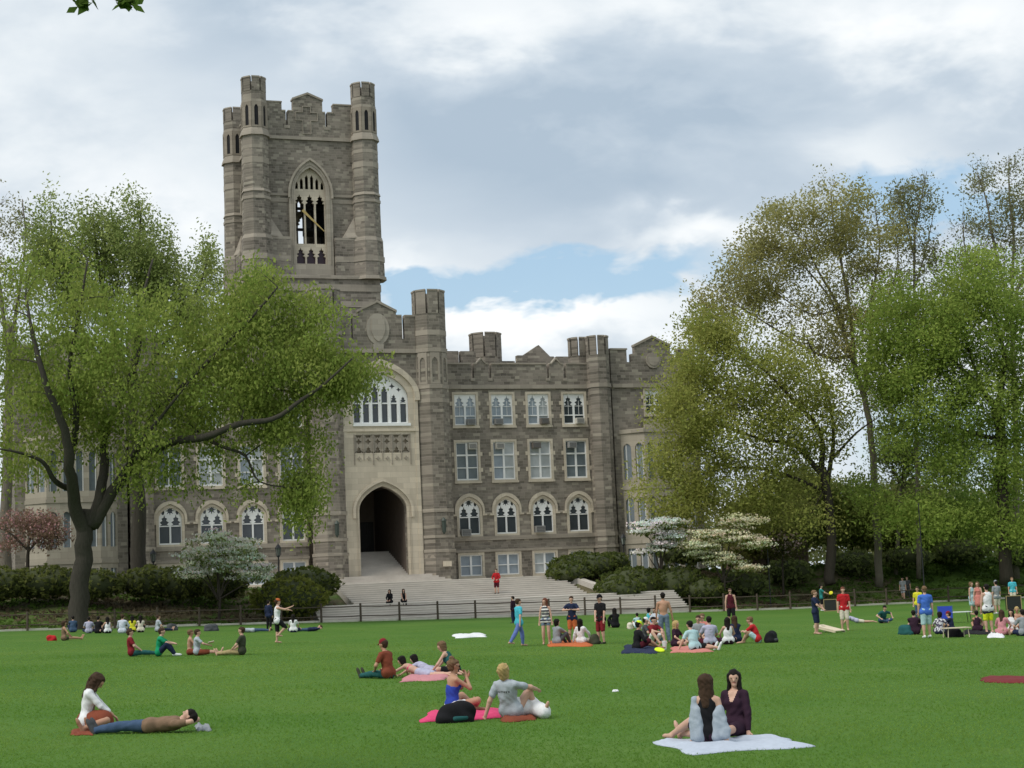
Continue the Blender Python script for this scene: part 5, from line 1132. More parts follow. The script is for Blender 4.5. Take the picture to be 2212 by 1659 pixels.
def person(label, loc, yaw, pose, h=1.72, fem=False, top=('tee', 'grey'), bottom=('shorts', 'navy'), shoes=None, hair=('short', 'brown'), cap=None, skin=0, group=None, near=False, twist=0., head=None, extra=None, jacket=None):
    """yaw in degrees: 0 looks away from the camera, 90 to the left, 180 at the camera"""
    global N_PEOPLE; N_PEOPLE += 1
    root = thing('person', label, 'person', loc, R(yaw), group); root.scale = (h/1.72,)*3
    vx = .0085 if near else .0125
    P, u, f = pose['P'], unit(pose['spine']), unit(pose['fwd'])
    if twist: f = rotz(f, R(twist)); u = rotz(u, 0)
    f = unit(f-u*(f@u)); r = np.cross(f, u)                                    # chest axes
    fp = unit(pose['fwd']); fp = unit(fp-u*(fp@u)); rp = np.cross(fp, u)
    sw, hw = (.155, .100) if fem else (.182, .095)
    C1 = P+u*.34; Nb = P+u*.50; hips = [P-rp*hw*.9-u*.02, P+rp*hw*.9-u*.02]; sh = [P+u*.455-r*sw, P+u*.455+r*sw]
    hd = unit(pose['hd']) if 'hd' in pose else unit(u*.75+V3(0, 0, .45)+f*.12); hf = unit(pose['hf']) if 'hf' in pose else f
    if head: hf = rotz(hf, R(head[0])); hf = unit(hf-V3(0, 0, 1)*math.sin(R(head[1]))); 
    if head: hd = unit(hd+hf*math.sin(R(head[1]))*.8)
    hf = unit(hf-hd*(hf@hd)); hr = np.cross(hf, hd); Hc = Nb+u*.045+hd*.145
    S = {}
    S['pelvis'] = (P-rp*.05, P+rp*.05, .118 if fem else .108, .118 if fem else .108, .05, fp, 1.15)
    S['belly'] = (P+u*.06, P+u*.26, .115 if fem else .125, .108 if fem else .128, .06, f, 1.3)
    S['chest'] = (P+u*.27-r*.02, P+u*.38+r*.02, .125 if fem else .138, .13 if fem else .15, .06, f, 1.35)
    S['shoulder'] = (sh[0]*.8+sh[1]*.2, sh[1]*.8+sh[0]*.2, .064, .064, .06)
    if fem: S['bust'] = (P+u*.335+f*.06-r*.065, P+u*.335+f*.06+r*.065, .058, .058, .04)
    S['neck'] = (Nb-u*.03, Nb+u*.03+hd*.07, .056 if not fem else .047, .048 if not fem else .042, .04)
    el, wr, kn, an = [], [], [], []
    for i in (0, 1):
        e, w = ik(sh[i], pose['hands'][i], .285, .25, pose['elb'][i]); el.append(e); wr.append(w)
        k_, a = ik(hips[i], pose['feet'][i], .425, .41, pose['knee'][i]); kn.append(k_); an.append(a)
    kk = .86 if fem else 1.
    for i, sd in ((0, 'L'), (1, 'R')):
        S['uarm'+sd] = (sh[i], el[i], .05*kk, .041*kk, .03); S['farm'+sd] = (el[i], wr[i], .042*kk, .028*kk, .02)
        S['thigh'+sd] = (hips[i], kn[i], .088, .058, .035); S['calf'+sd] = (kn[i]+(an[i]-kn[i])*.02, an[i], .058, .037, .02)
        S['calfm'+sd] = (kn[i]+(an[i]-kn[i])*.15-0, kn[i]+(an[i]-kn[i])*.5, .055, .05, .03)
        sdir = unit(an[i]-kn[i])
        fd = pose.get('toes', [None, None])[i]
        if fd is None:
            fd = fp*1.0 - sdir*(fp@sdir) if abs(fp@sdir) < .9 else V3(0, 0, 1)*(-1 if fp[2] < -.5 else 1) - sdir*0
            if P[2] > .5: fd = V3(fp[0], fp[1], -.05)
            elif abs(sdir[2]) < .45: fd = V3(0, 0, .9)+sdir*.35 if fp[2] > -.5 else sdir*.9-V3(0, 0, .3)
            else: fd = V3(sdir[0], sdir[1], 0)+fp*.6; fd[2] = -.05
        fd = unit(fd); S['foot'+sd] = (an[i]-fd*.04+sdir*.03, an[i]+fd*.15+sdir*.045, .038, .026, .02); S['toe'+sd] = (an[i]+fd*.13+sdir*.045, an[i]+fd*.185+sdir*.05, .028, .02, .02)
        # hand: palm, four unequal bent fingers, thumb from the side of the palm
        ad = unit(wr[i]-el[i]); pn = np.cross(ad, r if abs(ad@r) < .8 else f); pn = unit(pn); sdv = unit(np.cross(ad, pn))
        S['palm'+sd] = (wr[i]+ad*.015, wr[i]+ad*.075, .03, .034, .015, pn, 2.0)
        inw = unit((Hc+P)/2 - wr[i]); pn = pn if pn@inw > 0 else -pn
        for q, ln in enumerate((.068, .078, .072, .055)):
            b = wr[i]+ad*.085+sdv*(.027-.018*q); m_ = b+unit(ad+pn*.25)*ln*.55; S['f%d%s' % (q, sd)] = (b, m_, .0095, .009, .006); S['g%d%s' % (q, sd)] = (m_, m_+unit(ad*.8+pn*.8)*ln*.5, .009, .0075, .006)
        b = wr[i]+ad*.03+sdv*.026; m_ = b+unit(ad*.6+sdv*.8+pn*.2)*.045; S['tha'+sd] = (b, m_, .012, .010, .01); S['thb'+sd] = (m_, m_+unit(ad+pn*.3+sdv*.15)*.035, .010, .008, .006)
    # head
    S['skull'] = (Hc-hf*.012+hd*.022, Hc+hf*.022+hd*.018, .088, .082, .03, hr, 1.14)
    S['face'] = (Hc+hf*.03+hd*.0, Hc+hf*.048-hd*.075, .062, .04, .035, hr, 1.0)
    S['chin'] = (Hc+hf*.066-hd*.098, Hc+hf*.066-hd*.098, .022, .022, .03)
    S['nose'] = (Hc+hf*.094+hd*.008, Hc+hf*.112-hd*.026, .008, .014, .012); S['brow'] = (Hc+hf*.082+hd*.026-hr*.03, Hc+hf*.082+hd*.026+hr*.03, .014, .014, .015)
    for sg in (-1, 1): S['ear%d' % sg] = (Hc+hr*sg*.078-hf*.008+hd*.012, Hc+hr*sg*.078-hf*.008-hd*.024, .016, .012, .012, hr, 1.6)
    body = SDF(vx)
    for v in S.values(): body.add(*v)
    V, Fq = body.mesh(); mats = [SKIN[skin], EYE_M, LIP_M]
    o = quads_mesh('body', V, Fq, mats, root, smooth=True)
    ctr = V[Fq].mean(1); mi = np.zeros(len(Fq), np.int32)
    for sg in (-1, 1):
        e = Hc+hf*.088+hr*sg*.034+hd*.006; mi[(((ctr-e)/np.array([1, 1, 1]))**2).sum(1) < .0135**2] = 1
    lp = Hc+hf*.1-hd*.058; q = ctr-lp; mi[(np.abs(q@hr) < .024) & (np.abs(q@hd) < .009) & (np.abs(q@hf) < .035)] = 2
    o.data.polygons.foreach_set('material_index', mi)
    # clothes
    def grow(name, keys, mat, infl, cut={}, k=None, vxx=None, par=None):
        sd = SDF(vxx or vx*1.25)
        for key in keys:
            p = list(S[key]); t = cut.get(key)
            if t: a, b, r0, r1 = p[0], p[1], p[2], p[3]; p[0], p[1], p[2], p[3] = a+(b-a)*t[0], a+(b-a)*t[1], r0+(r1-r0)*t[0], r0+(r1-r0)*t[1]
            ii = infl.get(key, infl['']) if isinstance(infl, dict) else infl
            sd.add(p[0], p[1], p[2]+ii, p[3]+ii, *p[4:])
        return sdf_obj(sd, name, mat, par or root, .0045 if name != 'shoe' else 0)
    b3 = ['bust'] if fem else []
    if top:
        kd, cn = top; m_ = cl(cn); hz = -.05 if P[2] > .5 else .02; inf = {'': .013, 'belly': .02, 'pelvis': .012}; up = ['belly', 'chest', 'shoulder']+b3
        if kd == 'tee': S['hem'] = (P+u*hz-rp*.085, P+u*hz+rp*.085, .112, .112, .05, fp, 1.15); grow('shirt', up+['hem', 'uarmL', 'uarmR'], m_, dict(inf, hem=.03, uarmL=.016, uarmR=.016), {'uarmL': (0, .62), 'uarmR': (0, .62)})
        elif kd == 'long': S['hem'] = (P+u*(hz-.02)-rp*.085, P+u*(hz-.02)+rp*.085, .108, .108, .05, fp, 1.1); grow('cardigan' if 'cardigan' in label else 'shirt', up+['hem', 'uarmL', 'uarmR', 'farmL', 'farmR'], m_, dict(inf, hem=.032, uarmL=.017, uarmR=.017, farmL=.014, farmR=.014), {'farmL': (0, .6 if 'cardigan' in label else .9), 'farmR': (0, .6 if 'cardigan' in label else .9)})
        elif kd == 'tank': S['hem'] = (P+u*hz-rp*.085, P+u*hz+rp*.085, .112, .110, .05, fp, 1.15); grow('tank_top', ['belly', 'chest', 'hem', 'shoulder']+b3, m_, dict(inf, hem=.03, shoulder=.004), {'shoulder': (.2, .8)})
        elif kd == 'tube': grow('strapless_top', ['belly', 'chest', 'pelvis']+b3, m_, dict(inf, chest=.008), {'chest': (0, .3)})
        elif kd == 'strip': grow('bikini_top', ['chest'], m_, .006, {'chest': (.1, .3)})
    if jacket:
        S['jl'] = (sh[0]+r*.03-u*.14-f*.05, P-rp*.12-fp*.06-u*.03, .06, .085, .05); S['jr'] = (sh[1]-r*.01-u*.18-f*.05, P+rp*.13-fp*.06-u*.03, .055, .08, .05)
        for i_, (t_, o_) in enumerate(((.3, .02), (.55, -.015), (.8, .02))): q_ = el[1]+(wr[1]-el[1])*t_-r*o_; S['jw%d' % i_] = (q_-r*.02, q_+r*.03, .05, .045, .03)
        grow('jacket', ['uarmL', 'uarmR', 'farmL', 'farmR', 'jl', 'jr', 'jw0', 'jw1', 'jw2'], cl(jacket), dict({'': .017}, jw0=0, jw1=0, jw2=0, jl=.01, jr=.01), {'uarmL': (.0, 1), 'uarmR': (.42, 1), 'farmL': (0, .92), 'farmR': (0, .92)})
    if bottom:
        kd, cn = bottom; m_ = cl(cn)
        if kd == 'shorts': grow('shorts', ['pelvis', 'thighL', 'thighR'], m_, {'': .015, 'thighL': .022, 'thighR': .022}, {'thighL': (0, .72), 'thighR': (0, .72)})
        elif kd == 'longshorts': grow('shorts', ['pelvis', 'thighL', 'thighR'], m_, {'': .017, 'thighL': .026, 'thighR': .026}, {'thighL': (0, .97), 'thighR': (0, .97)})
        elif kd == 'brief': grow('shorts', ['pelvis', 'thighL', 'thighR'], m_, .012, {'thighL': (0, .38), 'thighR': (0, .38)})
        elif kd == 'trousers': grow('trousers', ['pelvis', 'thighL', 'thighR', 'calfL', 'calfR', 'calfmL', 'calfmR'], m_, {'': .014, 'calfL': .018, 'calfR': .018}, {'calfL': (0, .95), 'calfR': (0, .95)})
        elif kd == 'drape':
            S['sk'] = (P+fp*.05, kn[0]*.9+P*.1, .13, .17, .06); S['sk2'] = (kn[0], an[0], .13, .11, .06); S['sk3'] = (P+fp*.1, kn[1]*.35+P*.65, .12, .10, .06); grow('skirt', ['pelvis', 'sk', 'sk2', 'sk3'], m_, .01)
        elif kd == 'skirt':
            S['sk'] = (P, (kn[0]+kn[1])/2*.75+P*.25, .13, .17, .06); grow('skirt', ['pelvis', 'thighL', 'thighR', 'sk'], m_, .02, {'thighL': (0, .8), 'thighR': (0, .8)})
    if shoes:
        for sd in 'LR': grow('shoe', ['foot'+sd, 'toe'+sd], cl(shoes), .009)
    # hair
    if hair:
        st_, hc = hair; hm = plain('hair_'+hc, HAIRC[hc], .7, .4, 30, .8, .012, .12); sd = SDF(vx)
        sd.add(Hc-hf*.02+hd*.04, Hc+hf*.012+hd*.05, .092, .082, .02, hr, 1.1); sd.add(Hc-hf*.045-hd*.02, Hc-hf*.05+hd*.03, .07, .085, .03, hr, 1.0)
        if st_ in ('long', 'curly'):
            wv = .105 if st_ == 'curly' else .08
            sd.add(Hc-hf*.05+hd*.0, Nb-f*.075-u*.10, wv, .06, .04, f, 1.15)
            for sg in (-1, 1): sd.add(Hc+hr*sg*.068-hf*.02+hd*.02, Nb+r*sg*.085-u*.08-f*.03, .034, .03, .04); sd.add(Hc+hr*sg*.07+hf*.025+hd*.04, Nb+r*sg*.09-u*.1+f*.045, .026, .022, .03)
            if st_ == 'long' and near:
                for sg in (-1, 1): sd.add(Nb+r*sg*.085-u*.06+f*.035, Nb+r*sg*.075-u*.20+f*.105, .032, .018, .04)
            if st_ == 'curly':
                gg = np.random.default_rng(N_PEOPLE)
                for _ in range(26): d = unit(gg.normal(size=3)); p = Hc-hf*.03+hd*.0+d*.1-(hf*max(d@hf, 0)*.1); sd.add(p, p-hd*.06, .024, .02, .02)
        elif st_ == 'bob':
            for sg in (-1, 1): sd.add(Hc+hr*sg*.066-hf*.02+hd*.03, Hc+hr*sg*.062-hd*.09, .036, .03, .04)
            sd.add(Hc-hf*.06, Hc-hf*.05-hd*.10, .07, .055, .04)
        elif st_ == 'bun':
            sd.add(Hc-hf*.05+hd*.13, Hc-hf*.06+hd*.14, .048, .042, .02)
        elif st_ == 'pony':
            sd.add(Hc-hf*.11+hd*.03, Hc-hf*.13-hd*.12, .03, .02, .02)
        sdf_obj(sd, 'hair', hm, root, .004 if st_ in ('short', 'long') else .006, 1.6)
    if cap:
        sd = SDF(vx); sd.add(Hc-hf*.015+hd*.07, Hc+hf*.01+hd*.07, .092, .088, .02, hr, 1.08)
        bf_ = -hf if cap[1] == 'back' else hf
        sd.add(Hc+bf_*.09+hd*.045-hr*.03, Hc+bf_*.15+hd*.03-hr*.02, .03, .022, .02, hd, 3); sd.add(Hc+bf_*.09+hd*.045+hr*.03, Hc+bf_*.15+hd*.03+hr*.02, .03, .022, .02, hd, 3)
        sdf_obj(sd, 'cap', cl(cap[0]), root)
    J = dict(P=P, u=u, f=f, r=r, Hc=Hc, hf=hf, hd=hd, hr=hr, wr=wr, el=el, kn=kn, an=an, sh=sh, Nb=Nb, root=root, vx=vx)
    if extra:
        for fn in extra: fn(J)
    return J
def paint_faces(o, mat, test):
    me = o.data; me.materials.append(mat); k = len(me.materials)-1; n = len(me.polygons); c = np.zeros(n*3); me.polygons.foreach_get('center', c); nn = np.zeros(n*3); me.polygons.foreach_get('normal', nn)
    mi = np.zeros(n, np.int32); me.polygons.foreach_get('material_index', mi); mi[test(c.reshape(-1, 3), nn.reshape(-1, 3))] = k; me.polygons.foreach_set('material_index', mi)
def back_print(rows, colour):
    """blurred lettering on the back of a tee: rows of (height on the spine, half width, letter height, arch)"""
    def fn(J):
        o = [c for c in J['root'].children if c.name.startswith('shirt')][0]
        def test(c, n):
            q = c-J['P']; x = q@J['r']; z = q@J['u']; m_ = np.zeros(len(c), bool)
            for h, w, t, arc in rows: m_ |= (np.abs(x) < w) & (np.abs(z-h-arc*(1-(x/w)**2)) < t) & (np.sin(x*2*math.pi/.034+h*40) > -.45)
            return m_ & (n@J['f'] < -.3)
        paint_faces(o, plain('print_'+colour, C_[colour], .9), test)
    return fn
def v_neck(J):
    o = [c for c in J['root'].children if c.name.startswith(('shirt', 'cardigan'))][0]
    def test(c, n): q = c-J['P']; x = np.abs(q@J['r']); z = q@J['u']; return (n@J['f'] > .1) & (z > .34) & (x < .02+.32*(z-.34))
    paint_faces(o, SKIN[0], test)
def open_front(J):
    o = [c for c in J['root'].children if c.name.startswith('cardigan')][0]
    def test(c, n): q = c-J['P']; x = np.abs(q@J['r']); z = q@J['u']; return (n@J['f'] > .25) & (z < .46) & (z > .02) & (x < .075)
    paint_faces(o, cl('brown'), test)
def shades(J):
    m_ = MB(); Hc, hf, hd, hr = (Vector(J[k]) for k in ('Hc', 'hf', 'hd', 'hr'))
    for sg in (-1, 1):
        c = Hc+hf*.104+hd*.006+hr*sg*.036; m_.tube([c-hf*.004, c+hf*.004], .024, 10); m_.tube([c+hr*sg*.02, Hc+hr*sg*.085+hd*.012], .004, 4)
    m_.tube([Hc+hf*.108+hd*.01-hr*.015, Hc+hf*.108+hd*.01+hr*.015], .004, 4); m_.build('sunglasses', plain('dark_lens', (.01, .01, .012), .15), J['root'])
def world_of(J, p): J['root'].rotation_euler; z = J['root'].rotation_euler[2]; s_ = J['root'].scale[0]; v = rotz(np.array(p)*s_, z); return J['root'].location + Vector(v)
# ------------------------------------------------------------------ who is where on the lawn
G1 = 'people sitting and lying on the lawn'; G2 = 'people standing on the lawn'; G3 = 'people sitting in a row along the fence'
def PL_(px, py, dz=0): p = on_lawn(px, py); p.z += dz; return p
sd0 = V3
# near left couple
J = person('woman in a white cardigan with wavy brown hair, kneeling at the left over papers', PL_(186, 1578), -82, sit('side', .16, P=V3(0, 0, .16), hands=(V3(-.05, .42, .24), V3(.10, .44, .24))), 1.74, True, ('long', 'white'), ('skirt', 'rust'), None, ('curly', 'brown'), near=True, head=(0, 48), skin=1, group=G1, extra=[open_front])
J = person('man in a brown tee and jeans lying on his back, hands behind his head', PL_(322, 1583), 88, lie(True), 1.74, False, ('tee', 'brown'), ('trousers', 'jeans'), 'dgrey', ('short', 'dark'), near=True, group=G1)
# near centre couple
person('woman with a hair bun and sunglasses in a blue strapless top, hand to her mouth', PL_(978, 1545, .04), -62, sit('cross', .06, feet=(V3(.05, .42, .07), V3(-.1, .5, .07)), knee=(V3(-.7, .5, .5), V3(.9, .4, .4)), hands=(V3(.02, .30, .60), V3(.06, .27, .62)), elb=(V3(-.6, .3, -1), V3(.7, .3, -1))), 1.72, True, ('tube', 'royal'), ('brief', 'white'), None, ('bun', 'light'), near=True, skin=1, extra=[shades], group=G1)
J = person('blond person in a grey tee leaning back on one arm, white skirt, one knee raised', PL_(1105, 1553), -32, sit('knees', -.30, hands=(V3(-.38, -.22, .04), V3(.30, .34, .46)), elb=(V3(-.6, -1, .1), V3(1, -.3, 0)), feet=(V3(.50, .22, .10), V3(.26, .36, .07)), knee=(V3(.6, .6, .12), V3(.2, .25, 1))), 1.78, False, ('tee', 'lgrey'), ('drape', 'white'), None, ('bob', 'blond'), near=True, group=G1, extra=[back_print([(.36, .13, .016, .02)], 'dgrey')])
# near right pair on the pale blanket
person('woman seen from behind with long brown hair, pale grey jacket slipping off a black top', PL_(1532, 1612, .05), -14, sit('side', -.06, feet=(V3(-.60, .52, .07), V3(-.50, .62, .07)), knee=(V3(.2, .6, 1), V3(.2, .6, 1)), hands=(V3(-.22, -.02, .05), V3(.26, -.10, .05)), elb=(V3(-1, -.6, .2), V3(1, -.6, .2))), 1.72, True, ('tank', 'black'), ('shorts', 'plum'), None, ('long', 'brown'), near=True, head=(-38, 8), jacket='slate', group=G1)
person('woman with long dark hair in a black top, facing the camera on the pale blanket', PL_(1590, 1596, .05), 150, sit('back', -.10, feet=(V3(-.10, .90, .08), V3(.18, .82, .08)), hands=(V3(-.24, .10, .05), V3(.26, .02, .05)), elb=(V3(-1, -.5, .1), V3(1, -.5, .1))), 1.72, True, ('long', 'plum'), ('shorts', 'plum'), None, ('long', 'dark'), near=True, head=(22, 2), group=G1, extra=[v_neck])
# middle group in the centre
person('man in a rust tee and red cap sitting with legs out to the left', PL_(840, 1466), 60, sit('out', .18, feet=(V3(.02, .86, .08), V3(.2, .84, .08))), 1.78, False, ('tee', 'rust'), ('trousers', 'dteal'), 'olive', ('short', 'brown'), ('dred', 'front'), group=G1, skin=1)
person('left one of the dark-haired pair lying face down on the light pink towel', PL_(908, 1462), 62, lie(False, P=V3(0, 0, .12)), 1.6, True, ('strip', 'hotpink'), ('shorts', 'lavender'), None, ('bob', 'dark'), group=G1)
person('right one of the pair lying face down, in a lavender tee', PL_(932, 1458), 58, lie(False, P=V3(0, 0, .12)), 1.6, True, ('tee', 'lavender'), ('shorts', 'lavender'), None, ('bob', 'dark'), group=G1)
person('fair-haired woman in a dark tank top bending forward beyond the woman in blue', PL_(984, 1458), 72, sit('cross', .55, hands=(V3(-.2, .55, .12), V3(.15, .60, .12))), 1.74, True, ('tank', 'dteal'), ('shorts', 'black'), None, ('bob', 'light'), group=G1)
# middle left
person('man in a red tee sitting with legs out, behind the green tee', PL_(284, 1418), -80, sit('out', -.08), 1.74, False, ('tee', 'dred'), ('trousers', 'dteal'), None, ('short', 'brown'), group=G1)
person('man in a green tee hugging his dark-trousered knees', PL_(343, 1418), -85, sit('knees', .16), 1.8, False, ('tee', 'green'), ('trousers', 'navy'), 'white', ('short', 'brown'), group=G1)
person('bare-backed woman sitting just left of the reader in grey', PL_(410, 1415), -70, sit('cross', .05), 1.62, True, ('strip', 'cream'), ('shorts', 'rust'), None, ('short', 'light'), group=G1, skin=1)
Jr = person('person in a grey tee reading a book, legs stretched to the right', PL_(425, 1416), -80, sit('out', .05, hands=(V3(-.08, .42, .36), V3(.1, .44, .36))), 1.66, False, ('tee', 'lgrey'), ('longshorts', 'rust'), None, ('short', 'brown'), group=G1)
person('man in a dark olive tee facing left, khaki legs stretched towards the reader', PL_(523, 1415), 82, sit('out', -.02), 1.76, False, ('tee', 'olive'), ('trousers', 'khaki'), None, ('short', 'brown'), group=G1)
# under the elm and along the fence
person('woman with bare shoulders sitting alone left of the elm trunk on the grass', PL_(138, 1384), -60, sit('out', .0), 1.7, True, ('tank', 'brown'), ('brief', 'olive'), None, ('bob', 'brown'), group=G1, skin=1)
for lab, px, py, yw, kd, tp, ht, hr_, fem in (('person in a slate tee half hidden left of the elm base', 158, 1366, 20, 'knees', ('tee', 'jeans'), 1.7, ('short', 'dark'), False),
        ('person in a white and violet top, first right of the elm base', 192, 1368, 10, 'cross', ('tee', 'lavender'), 1.65, ('short', 'dark'), False),
        ('person all in black, second to the right of the elm base', 212, 1368, -5, 'knees', ('long', 'black'), 1.7, ('short', 'dark'), False),
        ('person in a white top and dark skirt, third to the right of the elm base', 233, 1368, 30, 'cross', ('tank', 'white'), 1.65, ('long', 'dark'), True),
        ('broad person in a pale blue shirt in the fence row', 264, 1368, -8, 'cross', ('long', 'bluewhite'), 1.85, ('short', 'brown'), False),
        ('person in a yellow-green top in the fence row', 286, 1365, 5, 'cross', ('tee', 'yellow'), 1.65, ('long', 'dark'), True),
        ('person in a cream tee leaning in the fence row', 304, 1366, 15, 'knees', ('tee', 'cream'), 1.7, ('long', 'dark'), True),
        ('person in a pale grey tee at the right end of the fence row', 340, 1365, -60, 'out', ('tee', 'lgrey'), 1.7, ('short', 'brown'), False)):
    person(lab, PL_(px, py), yw, sit(kd, .1), ht, fem, tp, ('trousers', 'navy') if not fem else ('shorts', 'black'), None, hr_, group=G3)
person('person with a dark top lying on one side in jeans, left of the hopping player', PL_(548, 1366), -88, lie(True), 1.6, False, ('tee', 'lgrey'), ('trousers', 'jeans'), None, ('long', 'dark'), group=G1)
person('woman in a white top with long black hair, sitting just right of the hopping player', PL_(634, 1366), 0, sit('cross', 0), 1.68, True, ('tee', 'white'), ('shorts', 'navy'), None, ('long', 'dark'), group=G1)
person('person lying in dark trousers behind the white-topped woman', PL_(668, 1364), 92, lie(True), 1.5, False, ('tee', 'navy'), ('trousers', 'jeans'), 'khaki', ('short', 'brown'), group=G1)
person('player in an orange cap and white tank top hopping with outstretched arm', PL_(600, 1390), -72, stand(P=V3(0, 0, .95), spine=unit(V3(0, .04, 1)), hands=(V3(.10, .50, 1.30), V3(.22, .52, 1.42)), elb=(V3(-.6, 0, -1), V3(.6, 0, -1)), feet=(V3(-.08, -.02, .08), V3(.10, .02, .34)), knee=(V3(0, 1, 0), V3(.1, 1, 0))), 1.78, False, ('tank', 'white'), ('longshorts', 'black'), None, ('short', 'brown'), ('orange', 'back'), group=G2)
person('man in a navy top standing behind the orange-capped player near the fence', PL_(581, 1362), -30, stand(), 1.6, False, ('long', 'navy'), ('trousers', 'black'), 'black', ('short', 'dark'), group=G2)
# the stairs
def on_steps(px, py, z):
    d = Vector(ray(px, py)); t = (z-EYE)/d.z; return Vector((d.x*t, d.y*t, z))
def stair_pt(px, b, z): a = a_at(px, 1290, b)[0]; return BF(a, b, z)
person('dark-haired person in black sitting on the landing edge, left of two', stair_pt(842, b1+.15, top1), 170, sit('step', .05), 1.7, True, ('long', 'black'), ('trousers', 'black'), None, ('long', 'dark'), group='people on the stairs')
person('woman in black with bare arms sitting on the landing edge, right of two', stair_pt(872, b1+.15, top1), 190, sit('step', -.05), 1.7, True, ('tank', 'black'), ('trousers', 'black'), None, ('long', 'dark'), group='people on the stairs')
person('man in a red shirt and dark shorts standing on the stairs', stair_pt(1074, b2+.95, top1+(TERR-top1)*2/n2), 165, stand(hands=(V3(-.14, .26, 1.0), V3(.14, .26, 1.0))), 1.72, False, ('long', 'red'), ('longshorts', 'maroon'), 'black', ('short', 'brown'), group='people on the stairs')
# frisbee players left of centre
person('player in a cyan tee and blue trousers walking to the right with feet apart', PL_(1123, 1396), -62, stand(P=V3(0, 0, .90), feet=(V3(-.10, .18, .08), V3(.12, -.46, .14)), hands=(V3(-.2, .12, .8), V3(.26, -.1, .8))), 1.72, False, ('tee', 'cyan'), ('trousers', 'perry'), None, ('short', 'brown'), group=G2)
person('dark-clad person standing behind the cyan tee by a fence post', PL_(1110, 1346), 60, stand(), 1.5, False, ('long', 'plum'), ('trousers', 'navy'), 'dgrey', ('short', 'dark'), group=G2)
person('woman in a striped tank top and denim shorts', PL_(1181, 1392), 172, stand(), 1.68, True, ('tank', 'striped'), ('brief', 'ljeans'), None, ('long', 'red'), head=(-30, 0), group=G2)
person('man in a navy tee and orange shorts with both hands at his chest', PL_(1238, 1384), 175, stand(hands=(V3(-.06, .30, 1.22), V3(.12, .30, 1.22)), elb=(V3(-1, -.2, -.3), V3(1, -.2, -.3))), 1.70, False, ('tee', 'navy'), ('longshorts', 'orange'), None, ('short', 'brown'), group=G2)
person('man in a black tee, dark cap and baggy red shorts', PL_(1300, 1391), 140, stand(hands=(V3(-.22, .12, .80), V3(.06, .24, .92))), 1.76, False, ('tee', 'black'), ('longshorts', 'dred'), 'olive', ('short', 'dark'), ('black', 'front'), group=G2)
person('black-haired person in grey sitting on the orange blanket', PL_(1203, 1393), -55, sit('knees', .05), 1.72, False, ('tee', 'grey'), ('trousers', 'dgrey'), None, ('bob', 'dark'), group=G1)
person('woman in a white top with long dark hair on the orange blanket', PL_(1256, 1391), -30, sit('side', -.08, hands=(V3(-.34, -.02, .05), V3(.2, .3, .2)), elb=(V3(-1, -.5, .1), V3(1, 0, 0))), 1.7, True, ('long', 'white'), ('shorts', 'cream'), None, ('long', 'dark'), group=G1)
person('person hooded in black sitting beyond the red-shorted man', PL_(1330, 1356), 20, sit('knees', .1), 1.75, False, ('long', 'black'), ('trousers', 'black'), None, ('long', 'dark'), group=G1)
person('woman in a teal and white top sitting by the fence, left of the shirtless man', PL_(1402, 1352), -60, sit('knees', .05), 1.65, True, ('tank', 'cyan'), ('shorts', 'white'), None, ('bob', 'dark'), group=G1)
person('woman in a pale top with loose hair sitting directly behind the shirtless man', PL_(1417, 1352), 140, sit('cross', .05), 1.65, True, ('tee', 'bluewhite'), ('shorts', 'lavender'), None, ('long', 'brown'), group=G1)
person('person in a silver tee sitting by the white flask near the fence', PL_(1378, 1358), 10, sit('knees', .1), 1.35, False, ('tee', 'aqua'), ('shorts', 'white'), None, ('short', 'dark'), group=G1)
# large circle of friends
person('shirtless man in faded jeans standing with his back to us', PL_(1437, 1389), -4, stand(hands=(V3(-.27, .05, .82), V3(.30, .06, .86)), feet=(V3(-.14, 0, .08), V3(.14, 0, .08))), 1.80, False, None, ('trousers', 'ljeans'), None, ('short', 'dark'), skin=1, group=G2)
person('person in black with a neon yellow cap, sitting at the left of the circle', PL_(1376, 1405), -70, sit('out', .15, feet=(V3(-.1, .8, .08), V3(.2, .7, .08))), 1.74, False, ('long', 'black'), ('longshorts', 'maroon'), None, ('short', 'dark'), ('neon', 'front'), skin=1, group=G1)
person('person in a dark red tee sitting left of the shirtless man', PL_(1412, 1390), -150, sit('knees', .1), 1.76, False, ('tee', 'dred'), ('shorts', 'white'), None, ('short', 'dark'), group=G1)
person('person in a black cap and dark top in the circle, behind the neon cap', PL_(1393, 1386), -100, sit('cross', .1), 1.62, False, ('tee', 'dgrey'), ('shorts', 'black'), None, ('short', 'dark'), ('white', 'front'), group=G1)
person('blond curly-haired woman in a dark purple top right of the shirtless man', PL_(1459, 1398), -125, sit('cross', .1), 1.64, True, ('tee', 'plum'), ('shorts', 'plum'), None, ('curly', 'blond'), group=G1)
person('big person in a pale grey tee leaning on one arm, nearest of the circle', PL_(1502, 1407), 35, sit('side', .30, hands=(V3(-.42, .30, .05), V3(.2, .34, .2)), elb=(V3(-1, -.3, .3), V3(1, 0, 0)), feet=(V3(.66, -.10, .07), V3(.72, -.22, .07)), knee=(V3(.6, .5, 0), V3(.6, .4, .1))), 1.82, False, ('tee', 'aqua'), ('longshorts', 'black'), 'white', ('short', 'dark'), group=G1)
person('dark-haired person in a grey tee on the far side of the circle', PL_(1512, 1388), 160, sit('cross', .1), 1.80, False, ('tee', 'grey'), ('shorts', 'black'), None, ('short', 'brown'), group=G1)
person('person in a pinkish top at the far side of the circle, mostly hidden', PL_(1521, 1384), 150, sit('cross', .1), 1.85, False, ('tee', 'coral'), ('shorts', 'black'), None, ('short', 'light'), group=G1)
